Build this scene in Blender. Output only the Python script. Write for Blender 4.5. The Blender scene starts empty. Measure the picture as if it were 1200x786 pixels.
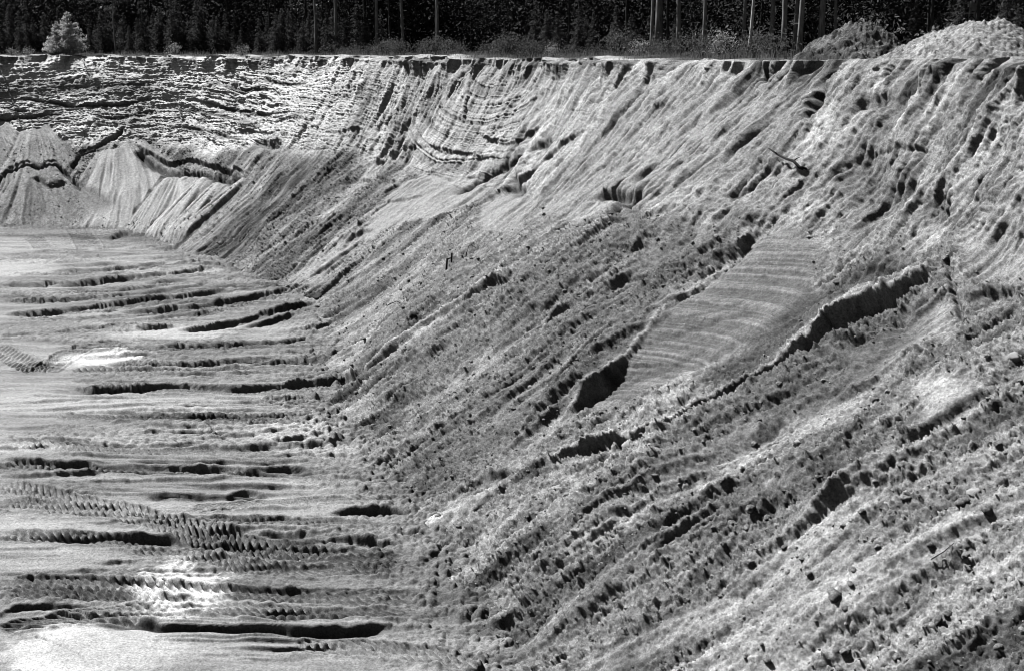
import bpy, math, random
import numpy as np
from mathutils import Vector, Matrix

random.seed(11)
rng = np.random.default_rng(7)
sc = bpy.context.scene
COL = sc.collection
F32 = np.float32
R = math.radians

# ------------------------------------------------------------------ camera
H = 16.0
FPX = 1500.0                      # focal length in pixels of a 1200 x 786 picture
PITCH = R(12.5)
cp, sp = math.cos(PITCH), math.sin(PITCH)
cam_d = bpy.data.cameras.new('camera')
cam = bpy.data.objects.new('camera', cam_d)
COL.objects.link(cam)
cam.location = (0, 0, H)
cam.rotation_euler = (R(90) - PITCH, 0, 0)
cam_d.sensor_width = 36.0
cam_d.lens = 36.0 * FPX / 1200.0
cam_d.clip_start = 0.5
cam_d.clip_end = 3000
sc.camera = cam

def project(X, Y, Z):
    zc = Y * cp - (Z - H) * sp
    up = (Z - H) * cp + Y * sp
    zc = np.maximum(zc, 0.1)
    return 600 + X / zc * FPX, 393 - up / zc * FPX

def ray(px, py):
    a, b = (px - 600) / FPX, (393 - py) / FPX
    return np.array([a, cp + b * sp, -sp + b * cp])

def at_floor(px, py):
    d = ray(px, py)
    k = -H / d[2]
    return (d[0] * k, d[1] * k)

# ------------------------------------------------------------------ noise
TB = rng.random((4, 256, 256)).astype(F32)

def vnoise(x, y, k=0):
    """value noise in -1..1"""
    x = np.asarray(x, F32); y = np.asarray(y, F32)
    fx = np.floor(x); fy = np.floor(y)
    tx = x - fx; ty = y - fy
    ix = fx.astype(np.int32) & 255; iy = fy.astype(np.int32) & 255
    jx = (ix + 1) & 255; jy = (iy + 1) & 255
    tx = tx * tx * (3 - 2 * tx); ty = ty * ty * (3 - 2 * ty)
    t = TB[k & 3]
    a = t[ix, iy]; b = t[jx, iy]; c = t[ix, jy]; d = t[jx, jy]
    v = a + (b - a) * tx
    w = c + (d - c) * tx
    return (v + (w - v) * ty) * 2 - 1

def fbm(x, y, o=4, k=0, g=0.5):
    s = 0; a = 1.0; n = 0
    for i in range(o):
        s = s + a * vnoise(x + 17.3 * i, y + 9.1 * i, k + i)
        n += a; a *= g
        x = x * 2.03; y = y * 2.03
    return s / n

def ridged(x, y, o=3, k=0):
    s = 0; a = 1.0; n = 0
    for i in range(o):
        s = s + a * (1 - 2 * np.abs(vnoise(x + 31.7 * i, y + 5.3 * i, k + i)))
        n += a; a *= 0.5
        x = x * 2.07; y = y * 2.07
    return s / n

def lumps(x, y, k=0, fill=0.8):
    """sparse rounded clods, heights 0..0.5 in cell units"""
    x = np.asarray(x, F32); y = np.asarray(y, F32)
    fx = np.floor(x).astype(np.int32); fy = np.floor(y).astype(np.int32)
    h = np.zeros_like(x)
    for dx in (-1, 0, 1):
        for dy in (-1, 0, 1):
            cx = fx + dx; cy = fy + dy
            a = cx & 255; b = cy & 255
            r0 = TB[k & 3][a, b]
            r = np.where(r0 < fill, 0.12 + 0.42 * TB[(k + 1) & 3][a, b] ** 2, 0)
            ox = cx + 0.2 + 0.6 * TB[(k + 2) & 3][a, b]
            oy = cy + 0.2 + 0.6 * TB[(k + 3) & 3][a, b]
            q = r * r - (x - ox) ** 2 - (y - oy) ** 2
            h = np.maximum(h, np.sqrt(np.maximum(q, 0)))
    return h

def sstep(a, b, x):
    t = np.clip((x - a) / (b - a), 0, 1)
    return t * t * (3 - 2 * t)

# ------------------------------------------------------------------ mesh helpers
def grid_mesh(name, P, mat, attrs=None, flip=False):
    n, m = P.shape[:2]
    me = bpy.data.meshes.new(name)
    me.vertices.add(n * m)
    me.vertices.foreach_set('co', P.reshape(-1).astype(F32))
    i = np.arange(n * m, dtype=np.int32).reshape(n, m)
    q = np.stack([i[:-1, :-1], i[1:, :-1], i[1:, 1:], i[:-1, 1:]], -1).reshape(-1, 4)
    if flip: q = q[:, ::-1]
    nf = len(q)
    me.loops.add(nf * 4); me.polygons.add(nf)
    me.loops.foreach_set('vertex_index', np.ascontiguousarray(q).reshape(-1))
    me.polygons.foreach_set('loop_start', np.arange(nf, dtype=np.int32) * 4)
    for k, v in (attrs or {}).items():
        at = me.attributes.new(k, 'FLOAT', 'POINT')
        at.data.foreach_set('value', np.ascontiguousarray(v, dtype=F32).reshape(-1))
    me.update(calc_edges=True)
    me.materials.append(mat)
    o = bpy.data.objects.new(name, me)
    COL.objects.link(o)
    return o

def raw_mesh(name, V, Fc, mat, smooth=True, attrs=None):
    """V (n,3), Fc (m,k) with k 3 or 4"""
    me = bpy.data.meshes.new(name)
    V = np.asarray(V, F32); Fc = np.asarray(Fc, np.int32)
    me.vertices.add(len(V)); me.vertices.foreach_set('co', V.reshape(-1))
    k = Fc.shape[1]
    me.loops.add(Fc.size); me.polygons.add(len(Fc))
    me.loops.foreach_set('vertex_index', np.ascontiguousarray(Fc).reshape(-1))
    me.polygons.foreach_set('loop_start', np.arange(len(Fc), dtype=np.int32) * k)
    for kk, v in (attrs or {}).items():
        at = me.attributes.new(kk, 'FLOAT', 'POINT')
        at.data.foreach_set('value', np.ascontiguousarray(v, dtype=F32).reshape(-1))
    me.update(calc_edges=True)
    if not smooth:
        me.polygons.foreach_set('use_smooth', np.zeros(len(Fc), bool))
    me.materials.append(mat)
    return me

def link(name, me, parent=None):
    o = bpy.data.objects.new(name, me)
    COL.objects.link(o)
    if parent: o.parent = parent
    return o

def tag(o, label=None, cat=None, group=None, kind=None):
    if label: o['label'] = label
    if cat: o['category'] = cat
    if group: o['group'] = group
    if kind: o['kind'] = kind
    return o

def thing(name, label, cat, loc, group=None):
    o = bpy.data.objects.new(name, None)
    o.empty_display_size = 0.3
    COL.objects.link(o); o.location = loc
    return tag(o, label, cat, group)

# ------------------------------------------------------------------ materials (all grey: the photograph is black and white)
def new_mat(name):
    m = bpy.data.materials.new(name); m.use_nodes = True
    nt = m.node_tree; b = nt.nodes['Principled BSDF']
    b.inputs['Roughness'].default_value = 0.95
    b.inputs['Specular IOR Level'].default_value = 0.15
    return m, nt, b

def sand_mat(name, scale=6.0, bump=0.5, dist=0.03, lo=0.75, hi=1.2, grain=16, gc=.6):
    m, nt, b = new_mat(name)
    N, L = nt.nodes, nt.links
    at = N.new('ShaderNodeAttribute'); at.attribute_name = 'alb'
    tc = N.new('ShaderNodeTexCoord')
    n1 = N.new('ShaderNodeTexNoise'); n1.inputs['Scale'].default_value = scale
    n1.inputs['Detail'].default_value = 7; n1.inputs['Roughness'].default_value = 0.7
    L.new(tc.outputs['Object'], n1.inputs['Vector'])
    mr = N.new('ShaderNodeMapRange')
    mr.inputs['From Min'].default_value = 0.3; mr.inputs['From Max'].default_value = 0.7
    mr.inputs['To Min'].default_value = lo; mr.inputs['To Max'].default_value = hi
    L.new(n1.outputs['Fac'], mr.inputs['Value'])
    mu = N.new('ShaderNodeMath'); mu.operation = 'MULTIPLY'
    L.new(at.outputs['Fac'], mu.inputs[0]); L.new(mr.outputs['Result'], mu.inputs[1])
    n3 = N.new('ShaderNodeTexNoise'); n3.inputs['Scale'].default_value = grain
    n3.inputs['Detail'].default_value = 4; n3.inputs['Roughness'].default_value = 0.8
    L.new(tc.outputs['Object'], n3.inputs['Vector'])
    mr3 = N.new('ShaderNodeMapRange')
    mr3.inputs['From Min'].default_value = 0.3; mr3.inputs['From Max'].default_value = 0.7
    mr3.inputs['To Min'].default_value = 1 - gc; mr3.inputs['To Max'].default_value = 1 + gc
    L.new(n3.outputs['Fac'], mr3.inputs['Value'])
    mu2 = N.new('ShaderNodeMath'); mu2.operation = 'MULTIPLY'
    L.new(mu.outputs[0], mu2.inputs[0]); L.new(mr3.outputs['Result'], mu2.inputs[1]); mu = mu2
    cc = N.new('ShaderNodeCombineColor')
    for i in range(3): L.new(mu.outputs[0], cc.inputs[i])
    L.new(cc.outputs[0], b.inputs['Base Color'])
    n2 = N.new('ShaderNodeTexNoise'); n2.inputs['Scale'].default_value = grain * .8
    n2.inputs['Detail'].default_value = 6; n2.inputs['Roughness'].default_value = 0.75
    L.new(tc.outputs['Object'], n2.inputs['Vector'])
    bp = N.new('ShaderNodeBump'); bp.inputs['Strength'].default_value = bump
    bp.inputs['Distance'].default_value = dist
    L.new(n2.outputs['Fac'], bp.inputs['Height']); L.new(bp.outputs['Normal'], b.inputs['Normal'])
    return m

def plain_mat(name, c, var=0.35, scale=5.0, rough=0.9, trans=0.0, stretch=None):
    m, nt, b = new_mat(name)
    N, L = nt.nodes, nt.links
    b.inputs['Roughness'].default_value = rough
    tc = N.new('ShaderNodeTexCoord')
    n1 = N.new('ShaderNodeTexNoise'); n1.inputs['Scale'].default_value = scale
    n1.inputs['Detail'].default_value = 5
    if stretch:
        mp = N.new('ShaderNodeMapping'); mp.inputs['Scale'].default_value = stretch
        L.new(tc.outputs['Object'], mp.inputs['Vector']); L.new(mp.outputs[0], n1.inputs['Vector'])
    else:
        L.new(tc.outputs['Object'], n1.inputs['Vector'])
    mr = N.new('ShaderNodeMapRange')
    mr.inputs['From Min'].default_value = 0.3; mr.inputs['From Max'].default_value = 0.7
    mr.inputs['To Min'].default_value = c * (1 - var); mr.inputs['To Max'].default_value = c * (1 + var)
    L.new(n1.outputs['Fac'], mr.inputs['Value'])
    cc = N.new('ShaderNodeCombineColor')
    for i in range(3): L.new(mr.outputs[0], cc.inputs[i])
    L.new(cc.outputs[0], b.inputs['Base Color'])
    bp = N.new('ShaderNodeBump'); bp.inputs['Strength'].default_value = 0.4
    bp.inputs['Distance'].default_value = 0.02
    L.new(n1.outputs['Fac'], bp.inputs['Height']); L.new(bp.outputs['Normal'], b.inputs['Normal'])
    if trans > 0:
        tr = N.new('ShaderNodeBsdfTranslucent'); L.new(cc.outputs[0], tr.inputs['Color'])
        mx = N.new('ShaderNodeMixShader'); mx.inputs[0].default_value = trans
        out = next(n for n in N if n.type == 'OUTPUT_MATERIAL')
        L.new(b.outputs[0], mx.inputs[1]); L.new(tr.outputs[0], mx.inputs[2]); L.new(mx.outputs[0], out.inputs['Surface'])
    return m

M_WALL = sand_mat('sand_slope_mat', 5.0, .45, 0.06, .65, 1.4)
M_FLOOR = sand_mat('packed_sand_mat', 6.0, 0.4, 0.03, 0.75, 1.25)
M_PLAT = sand_mat('topsoil_mat', 4.0, 0.7, 0.05)
M_HEAP = sand_mat('gravel_mat', 9.0, 0.9, 0.05, 0.6, 1.3)
M_CLOD = sand_mat('clod_mat', 9.0, .5, 0.05, .6, 1.3)
M_CLODP = plain_mat('pale_clod_mat', 0.42, 0.2, 4)
M_CLODD = plain_mat('dark_clod_mat', 0.06, 0.4, 4)
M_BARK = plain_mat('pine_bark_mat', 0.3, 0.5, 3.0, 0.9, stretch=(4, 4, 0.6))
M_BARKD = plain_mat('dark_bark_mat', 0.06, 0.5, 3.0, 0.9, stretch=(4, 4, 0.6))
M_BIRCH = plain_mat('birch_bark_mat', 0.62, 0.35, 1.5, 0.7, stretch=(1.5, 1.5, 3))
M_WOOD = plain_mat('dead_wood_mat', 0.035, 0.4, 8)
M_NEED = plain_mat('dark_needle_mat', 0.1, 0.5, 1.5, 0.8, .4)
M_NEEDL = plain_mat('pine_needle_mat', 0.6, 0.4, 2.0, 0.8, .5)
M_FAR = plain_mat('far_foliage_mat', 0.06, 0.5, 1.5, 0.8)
M_LEAF = plain_mat('leaf_mat', 0.13, 0.5, 2.0, 0.7, .45)
M_LEAFP = plain_mat('pale_leaf_mat', 0.35, 0.4, 2.0, 0.7, .45)
M_GRASS = plain_mat('dry_grass_mat', 0.2, 0.5, 1.2, 0.8, .4)

# ------------------------------------------------------------------ wall geometry: stations along the pit (toe, rim, debris fraction, rim height)
ST = [  # toe x,y      rim x,y      f     rim z
    (7.0, -16,   25.5, -16,  .62, 15.80),
    (6.0, -4,    24.5, -4,   .62, 15.80),
    (4.8, 8,     23.0, 8,    .63, 15.80),
    (2.6, 20,    20.5, 21,   .64, 15.80),
    (0.3, 31,    18.2, 33,   .65, 15.78),
    (-1.8, 38,   16.8, 41,   .64, 15.77),
    (-3.0, 44,   16.2, 48,   .62, 15.75),
    (-6.0, 51,   14.6, 56,   .58, 15.70),
    (-8.2, 59,   11.8, 64,   .54, 15.60),
    (-9.6, 67,   8.2, 73,    .50, 15.50),
    (-12.0, 80,  3.4, 88,    .50, 15.40),
    (-17.5, 90,  -4.5, 99.5, .50, 15.45),
    (-26.5, 104, -15.0, 117, .48, 15.45),
    (-35.5, 116.5, -28.8, 132, .44, 15.45),
    (-48.6, 121, -46.5, 139.5, .46, 15.45),
    (-66, 122,   -65, 141, .48,  15.45),
    (-90, 122,   -90, 141,   .48,  15.45),
]
ST = np.array(ST, float)

def catmull(A, u):
    n = len(A)
    i = np.clip(np.floor(u).astype(int), 0, n - 2)
    t = (u - i)[:, None]
    p0 = A[np.clip(i - 1, 0, n - 1)]; p1 = A[i]; p2 = A[i + 1]; p3 = A[np.clip(i + 2, 0, n - 1)]
    return 0.5 * ((2 * p1) + (-p0 + p2) * t + (2 * p0 - 5 * p1 + 4 * p2 - p3) * t ** 2 + (-p0 + 3 * p1 - 3 * p2 + p3) * t ** 3)

uu = np.linspace(0, len(ST) - 1, 6000)
st = catmull(ST, uu)
mid = (st[:, 0:2] + st[:, 2:4]) * 0.5
ds = np.r_[0, np.hypot(*np.diff(mid, axis=0).T)]
Sarc = np.cumsum(ds)
dist = np.hypot(mid[:, 0], mid[:, 1])
xl = mid[:, 0] / np.maximum(mid[:, 1], 1)
vis = (mid[:, 1] > 14) & (xl > -0.47)
dens = np.where(vis, 1.0 / np.maximum(dist, 15), 0.002)
dens *= np.where(mid[:, 1] < 85, 0.75, 1.1)
dens = np.convolve(np.pad(dens, 60, mode='edge'), np.ones(121) / 121, 'valid')
cum = np.cumsum(dens * ds)
NS = 2050
cs = np.interp(np.linspace(0, cum[-1], NS), cum, np.arange(6000))
i0 = np.clip(cs.astype(int), 0, 5998); fr = (cs - i0)[:, None]
STN = st[i0] * (1 - fr) + st[i0 + 1] * fr
SS = Sarc[i0] * (1 - fr[:, 0]) + Sarc[i0 + 1] * fr[:, 0]

def prof(f, rz):
    """profile control points (horizontal fraction, z) for one station: skirt, debris, cliff, rim"""
    hd = f * rz
    return [(-0.10, -1.5), (0.0, 0.0), (0.05, 0.25), (0.15, 0.15 * hd), (0.86, 0.94 * hd), (0.90, hd), (0.945, hd + 0.36 * (rz - hd)),
            (0.985, hd + 0.84 * (rz - hd)), (1.0, rz)]

NT = 860
# smooth profiles: interpolate over many samples, then resample by arc length
P = np.zeros((NS, NT, 3)); TT = np.zeros((NS, NT), F32)
for k in range(NS):
    tx, ty, rx, ry, f, rz = STN[k]
    Lh = math.hypot(rx - tx, ry - ty)
    c = np.array(prof(f, rz))
    # distances along the profile: debris gets the angle of repose, the cliff the remaining run
    hd = f * rz
    rd = min(hd / math.tan(R(32.5)), Lh * 0.84) / Lh
    hr = c[:, 0].copy()
    hr[3] = rd * 0.12; hr[2] = rd * 0.045; hr[4] = rd * 0.95; hr[5] = rd
    c[3, 1] = hd * 0.12; c[2, 1] = hd * 0.03; c[4, 1] = hd * 0.945
    hr[6] = rd + (1 - rd) * 0.42; hr[7] = rd + (1 - rd) * 0.86; hr[8] = 1
    xs = hr * Lh; zs = c[:, 1]
    # fine polyline, smoothed
    a = np.r_[0, np.cumsum(np.hypot(np.diff(xs), np.diff(zs)))]
    q = np.linspace(0, a[-1], 400)
    X = np.interp(q, a, xs); Z = np.interp(q, a, zs)
    w = 14
    ker = np.hanning(2 * w + 1); ker /= ker.sum()
    X2 = np.convolve(np.pad(X, w, mode='reflect', reflect_type='odd'), ker, 'valid')
    Z2 = np.convolve(np.pad(Z, w, mode='reflect', reflect_type='odd'), ker, 'valid')
    b = np.r_[0, np.cumsum(np.hypot(np.diff(X2), np.diff(Z2)))]
    t = np.linspace(0, b[-1], NT)
    X3 = np.interp(t, b, X2); Z3 = np.interp(t, b, Z2)
    ux, uy = (rx - tx) / Lh, (ry - ty) / Lh
    P[k, :, 0] = tx + ux * X3; P[k, :, 1] = ty + uy * X3; P[k, :, 2] = Z3
    t0 = np.interp(0, Z3[:NT // 3], t[:NT // 3])
    TT[k] = t - t0
SG = np.repeat(SS[:, None], NT, 1).astype(F32)
ZF = (P[:, :, 2] / STN[:, 5][:, None]).astype(F32)
FF = np.repeat(STN[:, 4][:, None], NT, 1).astype(F32)

def normals(P):
    a = np.gradient(P, axis=0); b = np.gradient(P, axis=1)
    n = np.cross(b, a)
    n /= np.linalg.norm(n, axis=2, keepdims=True) + 1e-9
    return n
NRM = normals(P)
if NRM[NS // 2, NT // 3, 2] < 0: NRM = -NRM
PX, PY = project(P[..., 0], P[..., 1], P[..., 2])
_px = PX[::2, ::2]; _py = PY[::2, ::2]; _s = SG[::2, ::2]; _t = TT[::2, ::2]
_ok = (P[::2, ::2, 1] > 10)

def at_wall(px, py):
    d = (_px - px) ** 2 + (_py - py) ** 2 + np.where(_ok, 0, 1e9)
    i = np.unravel_index(np.argmin(d), d.shape)
    return float(_s[i]), float(_t[i])

def densify(pts, n=6):
    A = np.array(pts, float)
    u = np.linspace(0, len(A) - 1, (len(A) - 1) * n + 1)
    return catmull(A, u) if len(A) > 2 else A[0] + (A[1] - A[0]) * (u[:, None])

def polydist(X, Y, pts):
    """distance, signed side, arc length to a polyline (X, Y flat arrays)"""
    best = np.full(X.shape, 1e9, F32); side = np.zeros(X.shape, F32); al = np.zeros(X.shape, F32)
    L = 0.0
    for (x0, y0), (x1, y1) in zip(pts[:-1], pts[1:]):
        dx, dy = x1 - x0, y1 - y0
        l2 = dx * dx + dy * dy
        if l2 < 1e-9: continue
        ll = math.sqrt(l2)
        t = np.clip(((X - x0) * dx + (Y - y0) * dy) / l2, 0, 1)
        ex = X - x0 - t * dx; ey = Y - y0 - t * dy
        d = np.sqrt(ex * ex + ey * ey)
        m = d < best
        best[m] = d[m]
        side[m] = np.sign(dx * (Y[m] - y0) - dy * (X[m] - x0))
        al[m] = L + t[m] * ll
        L += ll
    return best, side, al, L

def polymask(X, Y, poly, soft):
    """soft mask inside a polygon"""
    inside = np.zeros(X.shape, bool)
    n = len(poly)
    for i in range(n):
        x0, y0 = poly[i]; x1, y1 = poly[(i + 1) % n]
        c = (y0 > Y) != (y1 > Y)
        with np.errstate(divide='ignore', invalid='ignore'):
            xi = (x1 - x0) * (Y - y0) / (y1 - y0 + 1e-12) + x0
        inside ^= c & (X < xi)
    d, _, _, _ = polydist(X, Y, list(poly) + [poly[0]])
    sd = np.where(inside, d, -d)
    return sstep(-soft, soft, sd)

class Field:
    """a sheet in its own two metric coordinates, with displacement and albedo to be edited"""
    def __init__(s, A, B, conv):
        s.A, s.B, s.conv = A, B, conv
        s.D = np.zeros(A.shape, F32); s.alb = np.full(A.shape, 0.3, F32)
        s.gain = 1.0; s.soft = 0.08; s.even = 0.6; s.softA = None
    def conv_pts(s, px, n=5):
        return [s.conv(*p) for p in (densify(px, n) if n > 1 else px)]
    def box(s, pts, m):
        p = np.array(pts)
        a0, b0 = p.min(0) - m; a1, b1 = p.max(0) + m
        return np.nonzero((s.A > a0) & (s.A < a1) & (s.B > b0) & (s.B < b1))
    def groove(s, px, w, depth, dark=None, ends=0.15, jit=0.35):
        pts = s.conv_pts(px)
        ix = s.box(pts, w * 4)
        if len(ix[0]) == 0: return
        X, Y = s.A[ix], s.B[ix]
        d, _, al, L = polydist(X, Y, pts)
        wj = w * (1 + jit * vnoise(al / (w * 2.5 + .1), Y * 0 + w * 7, 1) + jit * vnoise(X / (w + .05), Y / (w + .05), 2) * .6)
        e = sstep(0, ends * L + 1e-3, al) * sstep(0, ends * L + 1e-3, L - al)
        m = np.exp(-(d / wj) ** 2) * e
        s.D[ix] -= depth * m
        if dark is not None:
            s.alb[ix] = s.alb[ix] * (1 - m) + dark * m
    def step(s, px, h, w, up, edge=0.08, ends=0.25, jit=0.3, crest=None, wl=None):
        wl = wl or 1.5 * w
        """raise the side of the line that lies towards (up) in the picture, with a sharp scarp along the line"""
        pts = s.conv_pts(px)
        k = len(px) // 2
        a = np.array(px[k - 1], float); b = np.array(px[k], float)
        n = np.array([(b - a)[1], -(b - a)[0]]); n /= np.linalg.norm(n) + 1e-9
        if np.dot(n, up) < 0: n = -n
        mp = (a + b) / 2 + n * 7
        q = s.conv(*mp); q0 = s.conv(*a); q1 = s.conv(*b)
        sg = np.sign((q1[0] - q0[0]) * (q[1] - q0[1]) - (q1[1] - q0[1]) * (q[0] - q0[0])) or 1
        ix = s.box(pts, max(w, wl) * 3.2)
        if len(ix[0]) == 0: return
        X, Y = s.A[ix], s.B[ix]
        # ragged line: wobble the position
        q = min(w, .8) * .3 * jit * 3
        Xw = X + vnoise(X / .9, Y / .9, 0) * q * .5 + vnoise(X / .33, Y / .33, 2) * q * .22
        Yw = Y + vnoise(X / .9 + 40, Y / .9, 1) * q * .5 + vnoise(X / .33, Y / .33 + 9, 3) * q * .22
        d, side, al, L = polydist(Xw, Yw, pts)
        sd = d * side * sg
        e = sstep(0, ends * L + 1e-3, al) * sstep(0, ends * L + 1e-3, L - al)
        hj = h * np.clip(1 + (1.6 - s.even) * .8 * fbm(al / (w * 1.6 + .4), al * 0 + h * 31, 3, 1), 0, 1.4)
        ed = edge + (s.softA[ix] if s.softA is not None else s.soft) * (1 + .6 * vnoise(X / .7, Y / .7, 1))
        raised = .4 * sstep(-1, 1, sd / ed) * np.exp(-np.maximum(sd, 0) / w)
        low = -0.65 * np.exp(-np.maximum(-sd, 0) / wl) * (1 - sstep(-1, 1, sd / ed))
        far = (d < 3.1 * max(w, wl))
        s.D[ix] += np.where(far, s.gain * hj * e * (raised + low), 0)
        if crest is not None:
            m = np.exp(-((sd - edge * 2) / (edge * 3)) ** 2) * e
            s.alb[ix] = s.alb[ix] * (1 - m) + crest * m
    def region(s, px, soft):
        pts = s.conv_pts(px, 1)
        ix = s.box(pts, soft * 2)
        if len(ix[0]) == 0: return ix, np.zeros(0, F32)
        X, Y = s.A[ix], s.B[ix]
        Xw = X + vnoise(X / .9, Y / .9, 0) * soft * .8; Yw = Y + vnoise(X / .9 + 7, Y / .9, 1) * soft * .8
        return ix, polymask(Xw, Yw, pts, soft).astype(F32)

UL = (-0.55, -0.83)    # towards the upper left of the picture
UP = (0.0, -1.0)

# ================================================================== the pit wall
W = Field(SG, TT, at_wall)
S, T, Zm = SG, TT, P[..., 2].astype(F32)
S_R = at_wall(1150, 400)[0]; S_M = at_wall(640, 250)[0]; S_L = at_wall(330, 150)[0]
fb = FF + 0.05 * fbm(S / 4, T / 6, 3, 1)
cl = sstep(fb - 0.05, fb + 0.03, ZF)
db = 1 - cl
leftm = sstep(S_L - 22, S_L + 4, S)          # the far left face
rightm = 1 - sstep(at_wall(930, 150)[0] - 1, at_wall(860, 150)[0] + 2, S)   # the upper right face

# smooth (clod-free) mask from regions
smooth = np.zeros(S.shape, F32)
def smooth_region(px, soft=0.5, alb=None, amt=1.0):
    ix, m = W.region(px, soft)
    smooth[ix] = np.maximum(smooth[ix], m * amt)
    if alb is not None: REG.append((ix, m, alb))
REG = []
BED = []
bed1 = [(672, 480), (690, 452), (738, 412), (790, 352), (850, 316), (884, 272), (925, 262), (950, 290), (945, 325), (960, 336), (900, 380), (820, 430), (720, 478)]
smooth_region(bed1, .35, .19)
smooth_region([(100, 265), (95, 225), (120, 190), (145, 176), (165, 185), (200, 208), (235, 212), (270, 215), (285, 215), (240, 250), (185, 268)], .25, .36)
smooth_region([(470, 215), (530, 205), (590, 200), (550, 240), (480, 262), (420, 285)], .4, .34)
smooth_region([(620, 270), (680, 190), (740, 110), (860, 90), (930, 95), (945, 180), (880, 200), (790, 235), (700, 260)], .8, .29, .9)
smooth_region([(560, 235), (610, 215), (640, 245), (600, 275), (555, 270)], .4, .32)
smooth_region([(1120, 300), (1200, 230), (1215, 320), (1130, 340)], .5, .3, .9)
smooth_region([(985, 410), (1060, 360), (1120, 350), (1120, 378), (1040, 405), (1000, 430)], .4, .33, .9)
smooth_region([(960, 165), (1100, 160), (1110, 185), (950, 190)], .4, .3, .8)
smooth_region([(500, 90), (560, 75), (660, 80), (650, 130), (600, 160), (540, 140)], .6, .4, .7)
smooth_region([(1095, 450), (1130, 455), (1165, 470), (1130, 510), (1090, 515), (1080, 490)], .3, .32, .8)
smooth_region([(325, 335), (360, 310), (440, 262), (420, 285), (370, 340)], .3, .33, .7)
rough = 1 - smooth

# coordinates wandering a little so streaks are not ruler straight
Sw = S + 1.3 * fbm(S / 8, T / 9, 3, 0) + .25 * fbm(S / 2.5, T / 4, 2, 3) + 0.12 * T * fbm(S / 25, T * 0 + 3, 2, 2)
D = W.D
W.softA = np.maximum(.06, .0011 * np.linalg.norm(P - np.array([0, 0, H]), axis=2)).astype(F32); W.gain = .47; W.soft = .07; W.even = .75
D += 0.75 * fbm(S / 11, T / 13, 3, 1) * sstep(0.0, 2.5, T)
Tk = T / 1.5
def clods(x, y, k=0):
    """billowed noise: rounded lumps parted by sharp creases"""
    x = x + .25 * vnoise(x * .9, y * .9, k); y = y + .25 * vnoise(x * .9 + 11, y * .9, k + 1)
    return np.abs(vnoise(x, y, k + 2))
# streaks down the debris
D += db * 0.50 * fbm(Sw / 2.3, T / 17, 4, 2, .55)
D += db * (.35 + .65 * rough) * 0.30 * ridged(Sw / 1.3, T / 7, 3, 3) * sstep(-.4, .3, fbm(S / 4, T / 5, 2, 1))
D += db * rough * 0.12 * fbm(Sw / .30, T / 2.8, 2, 1)
strk = sstep(-.1, .35, fbm(Sw / 2.6, T / 6, 3, 3))
D += (db + .6 * cl * (1 - leftm)) * strk * (.16 * ridged(Sw / .42 + .3 * vnoise(S / 2, T / 3, 1), T / 8, 2, 0) + .09 * ridged(Sw / .17, T / 3.5, 2, 2))
D += cl * .06 * fbm(Sw / .25, T / 2.6, 2, 3)
# how cloddy: patches drawn out downhill
cm = sstep(-0.34, 0.16, fbm(Sw / 1.6, T / 6, 4, 0)) * 0.5 + 0.5
big = sstep(-.1, .45, fbm(Sw / 5, T / 8, 3, 2))
chute = np.zeros(S.shape, F32)
ix, m = W.region([(185, 280), (290, 210), (390, 112), (400, 130), (345, 225), (285, 300), (230, 305)], .8)
chute[ix] = m
cz = (db + cl * .12) * (.12 + .88 * rough) * cm * (1 - .35 * chute)
D += cz * (.09 * clods(S / .8, Tk / .8, 0) + .07 * clods(S / .36, Tk / .36, 1) + .08 * clods(S / .18, Tk / .18, 2) + .07 * clods(S / .10, Tk / .10, 3) + .03 * clods(S / .06, Tk / .06, 1) - .1)
wx = S + .05 * vnoise(S / .12, T / .12, 0); wy = T + .05 * vnoise(S / .12 + 5, T / .12, 1)
D += cz * big * (1 - chute) * 0.18 * lumps(wx / .5, wy / .6, 0, .12)
D += cz * (.25 + .75 * big) * (1 - chute) * 0.13 * lumps(wx / .25 + 3, wy / .3, 1, .4)
D += cz * 0.24 * lumps(wx / .13 + 3, wy / .16, 2, .75)
D += cz * 0.20 * lumps(wx / .08 + 3, wy / .09, 3, .85)
# the cliff: fluting, strata, pitting, slabs
flute = ridged(Sw / 1.7 + .25 * T / 6, T / 10, 3, 1)
D += cl * (1 - leftm * .6) * 0.20 * flute * (1 - .4 * smooth)
D += cl * 0.13 * ridged(S / .55, T / 5, 3, 2) * (1 - leftm * .5)
D += cl * (1 - leftm) * .09 * ridged(Sw / .21 + .1 * T, T / 2.2, 2, 0)
warp = 1.5 * fbm(S / 7, Zm / 5, 4, 3) + 0.9 * fbm(S / 26, Zm / 9, 2, 1)
lay = fbm(S / 8, (Zm + warp) / .6, 4, 0, .6)
lay = (np.tanh(lay * 4) * .6 + lay) * (.35 + 1.1 * sstep(-.25, .3, fbm(S / 6, Zm / 3, 3, 2)))
D += cl * (leftm * .08 + .03) * lay * (1 - .5 * rightm)
lay2 = fbm(S / 3, (Zm + warp * .6) / .22, 3, 2, .6)
D += cl * (leftm * .065 + .015) * np.tanh(lay2 * 3)
D += cl * 0.40 * np.maximum(0, fbm(S / 1.3, T / 1.3, 4, 2)) * (leftm * .35 + rightm * .12 + .1)
D += cl * leftm * .2 * fbm(S / 2.6 + .4 * T, T / 3.5, 3, 0)
D += cl * (.35 + .65 * leftm) * (.12 * clods(S / .35, T / .35, 0) + .12 * clods(S / .16, T / .22, 1) + .06 * clods(S / .08, T / .1, 1)) * (1 - .6 * smooth)
D -= cl * rightm * 0.24 * np.maximum(0, fbm(S / .55, T / .8, 5, 3, .65) - .1)
D += cl * rightm * .10 * fbm(S / .3, T / .4, 3, 1, .7)
Sv = S + .5 * fbm(S / 5, T / 7, 2, 0)
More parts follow.
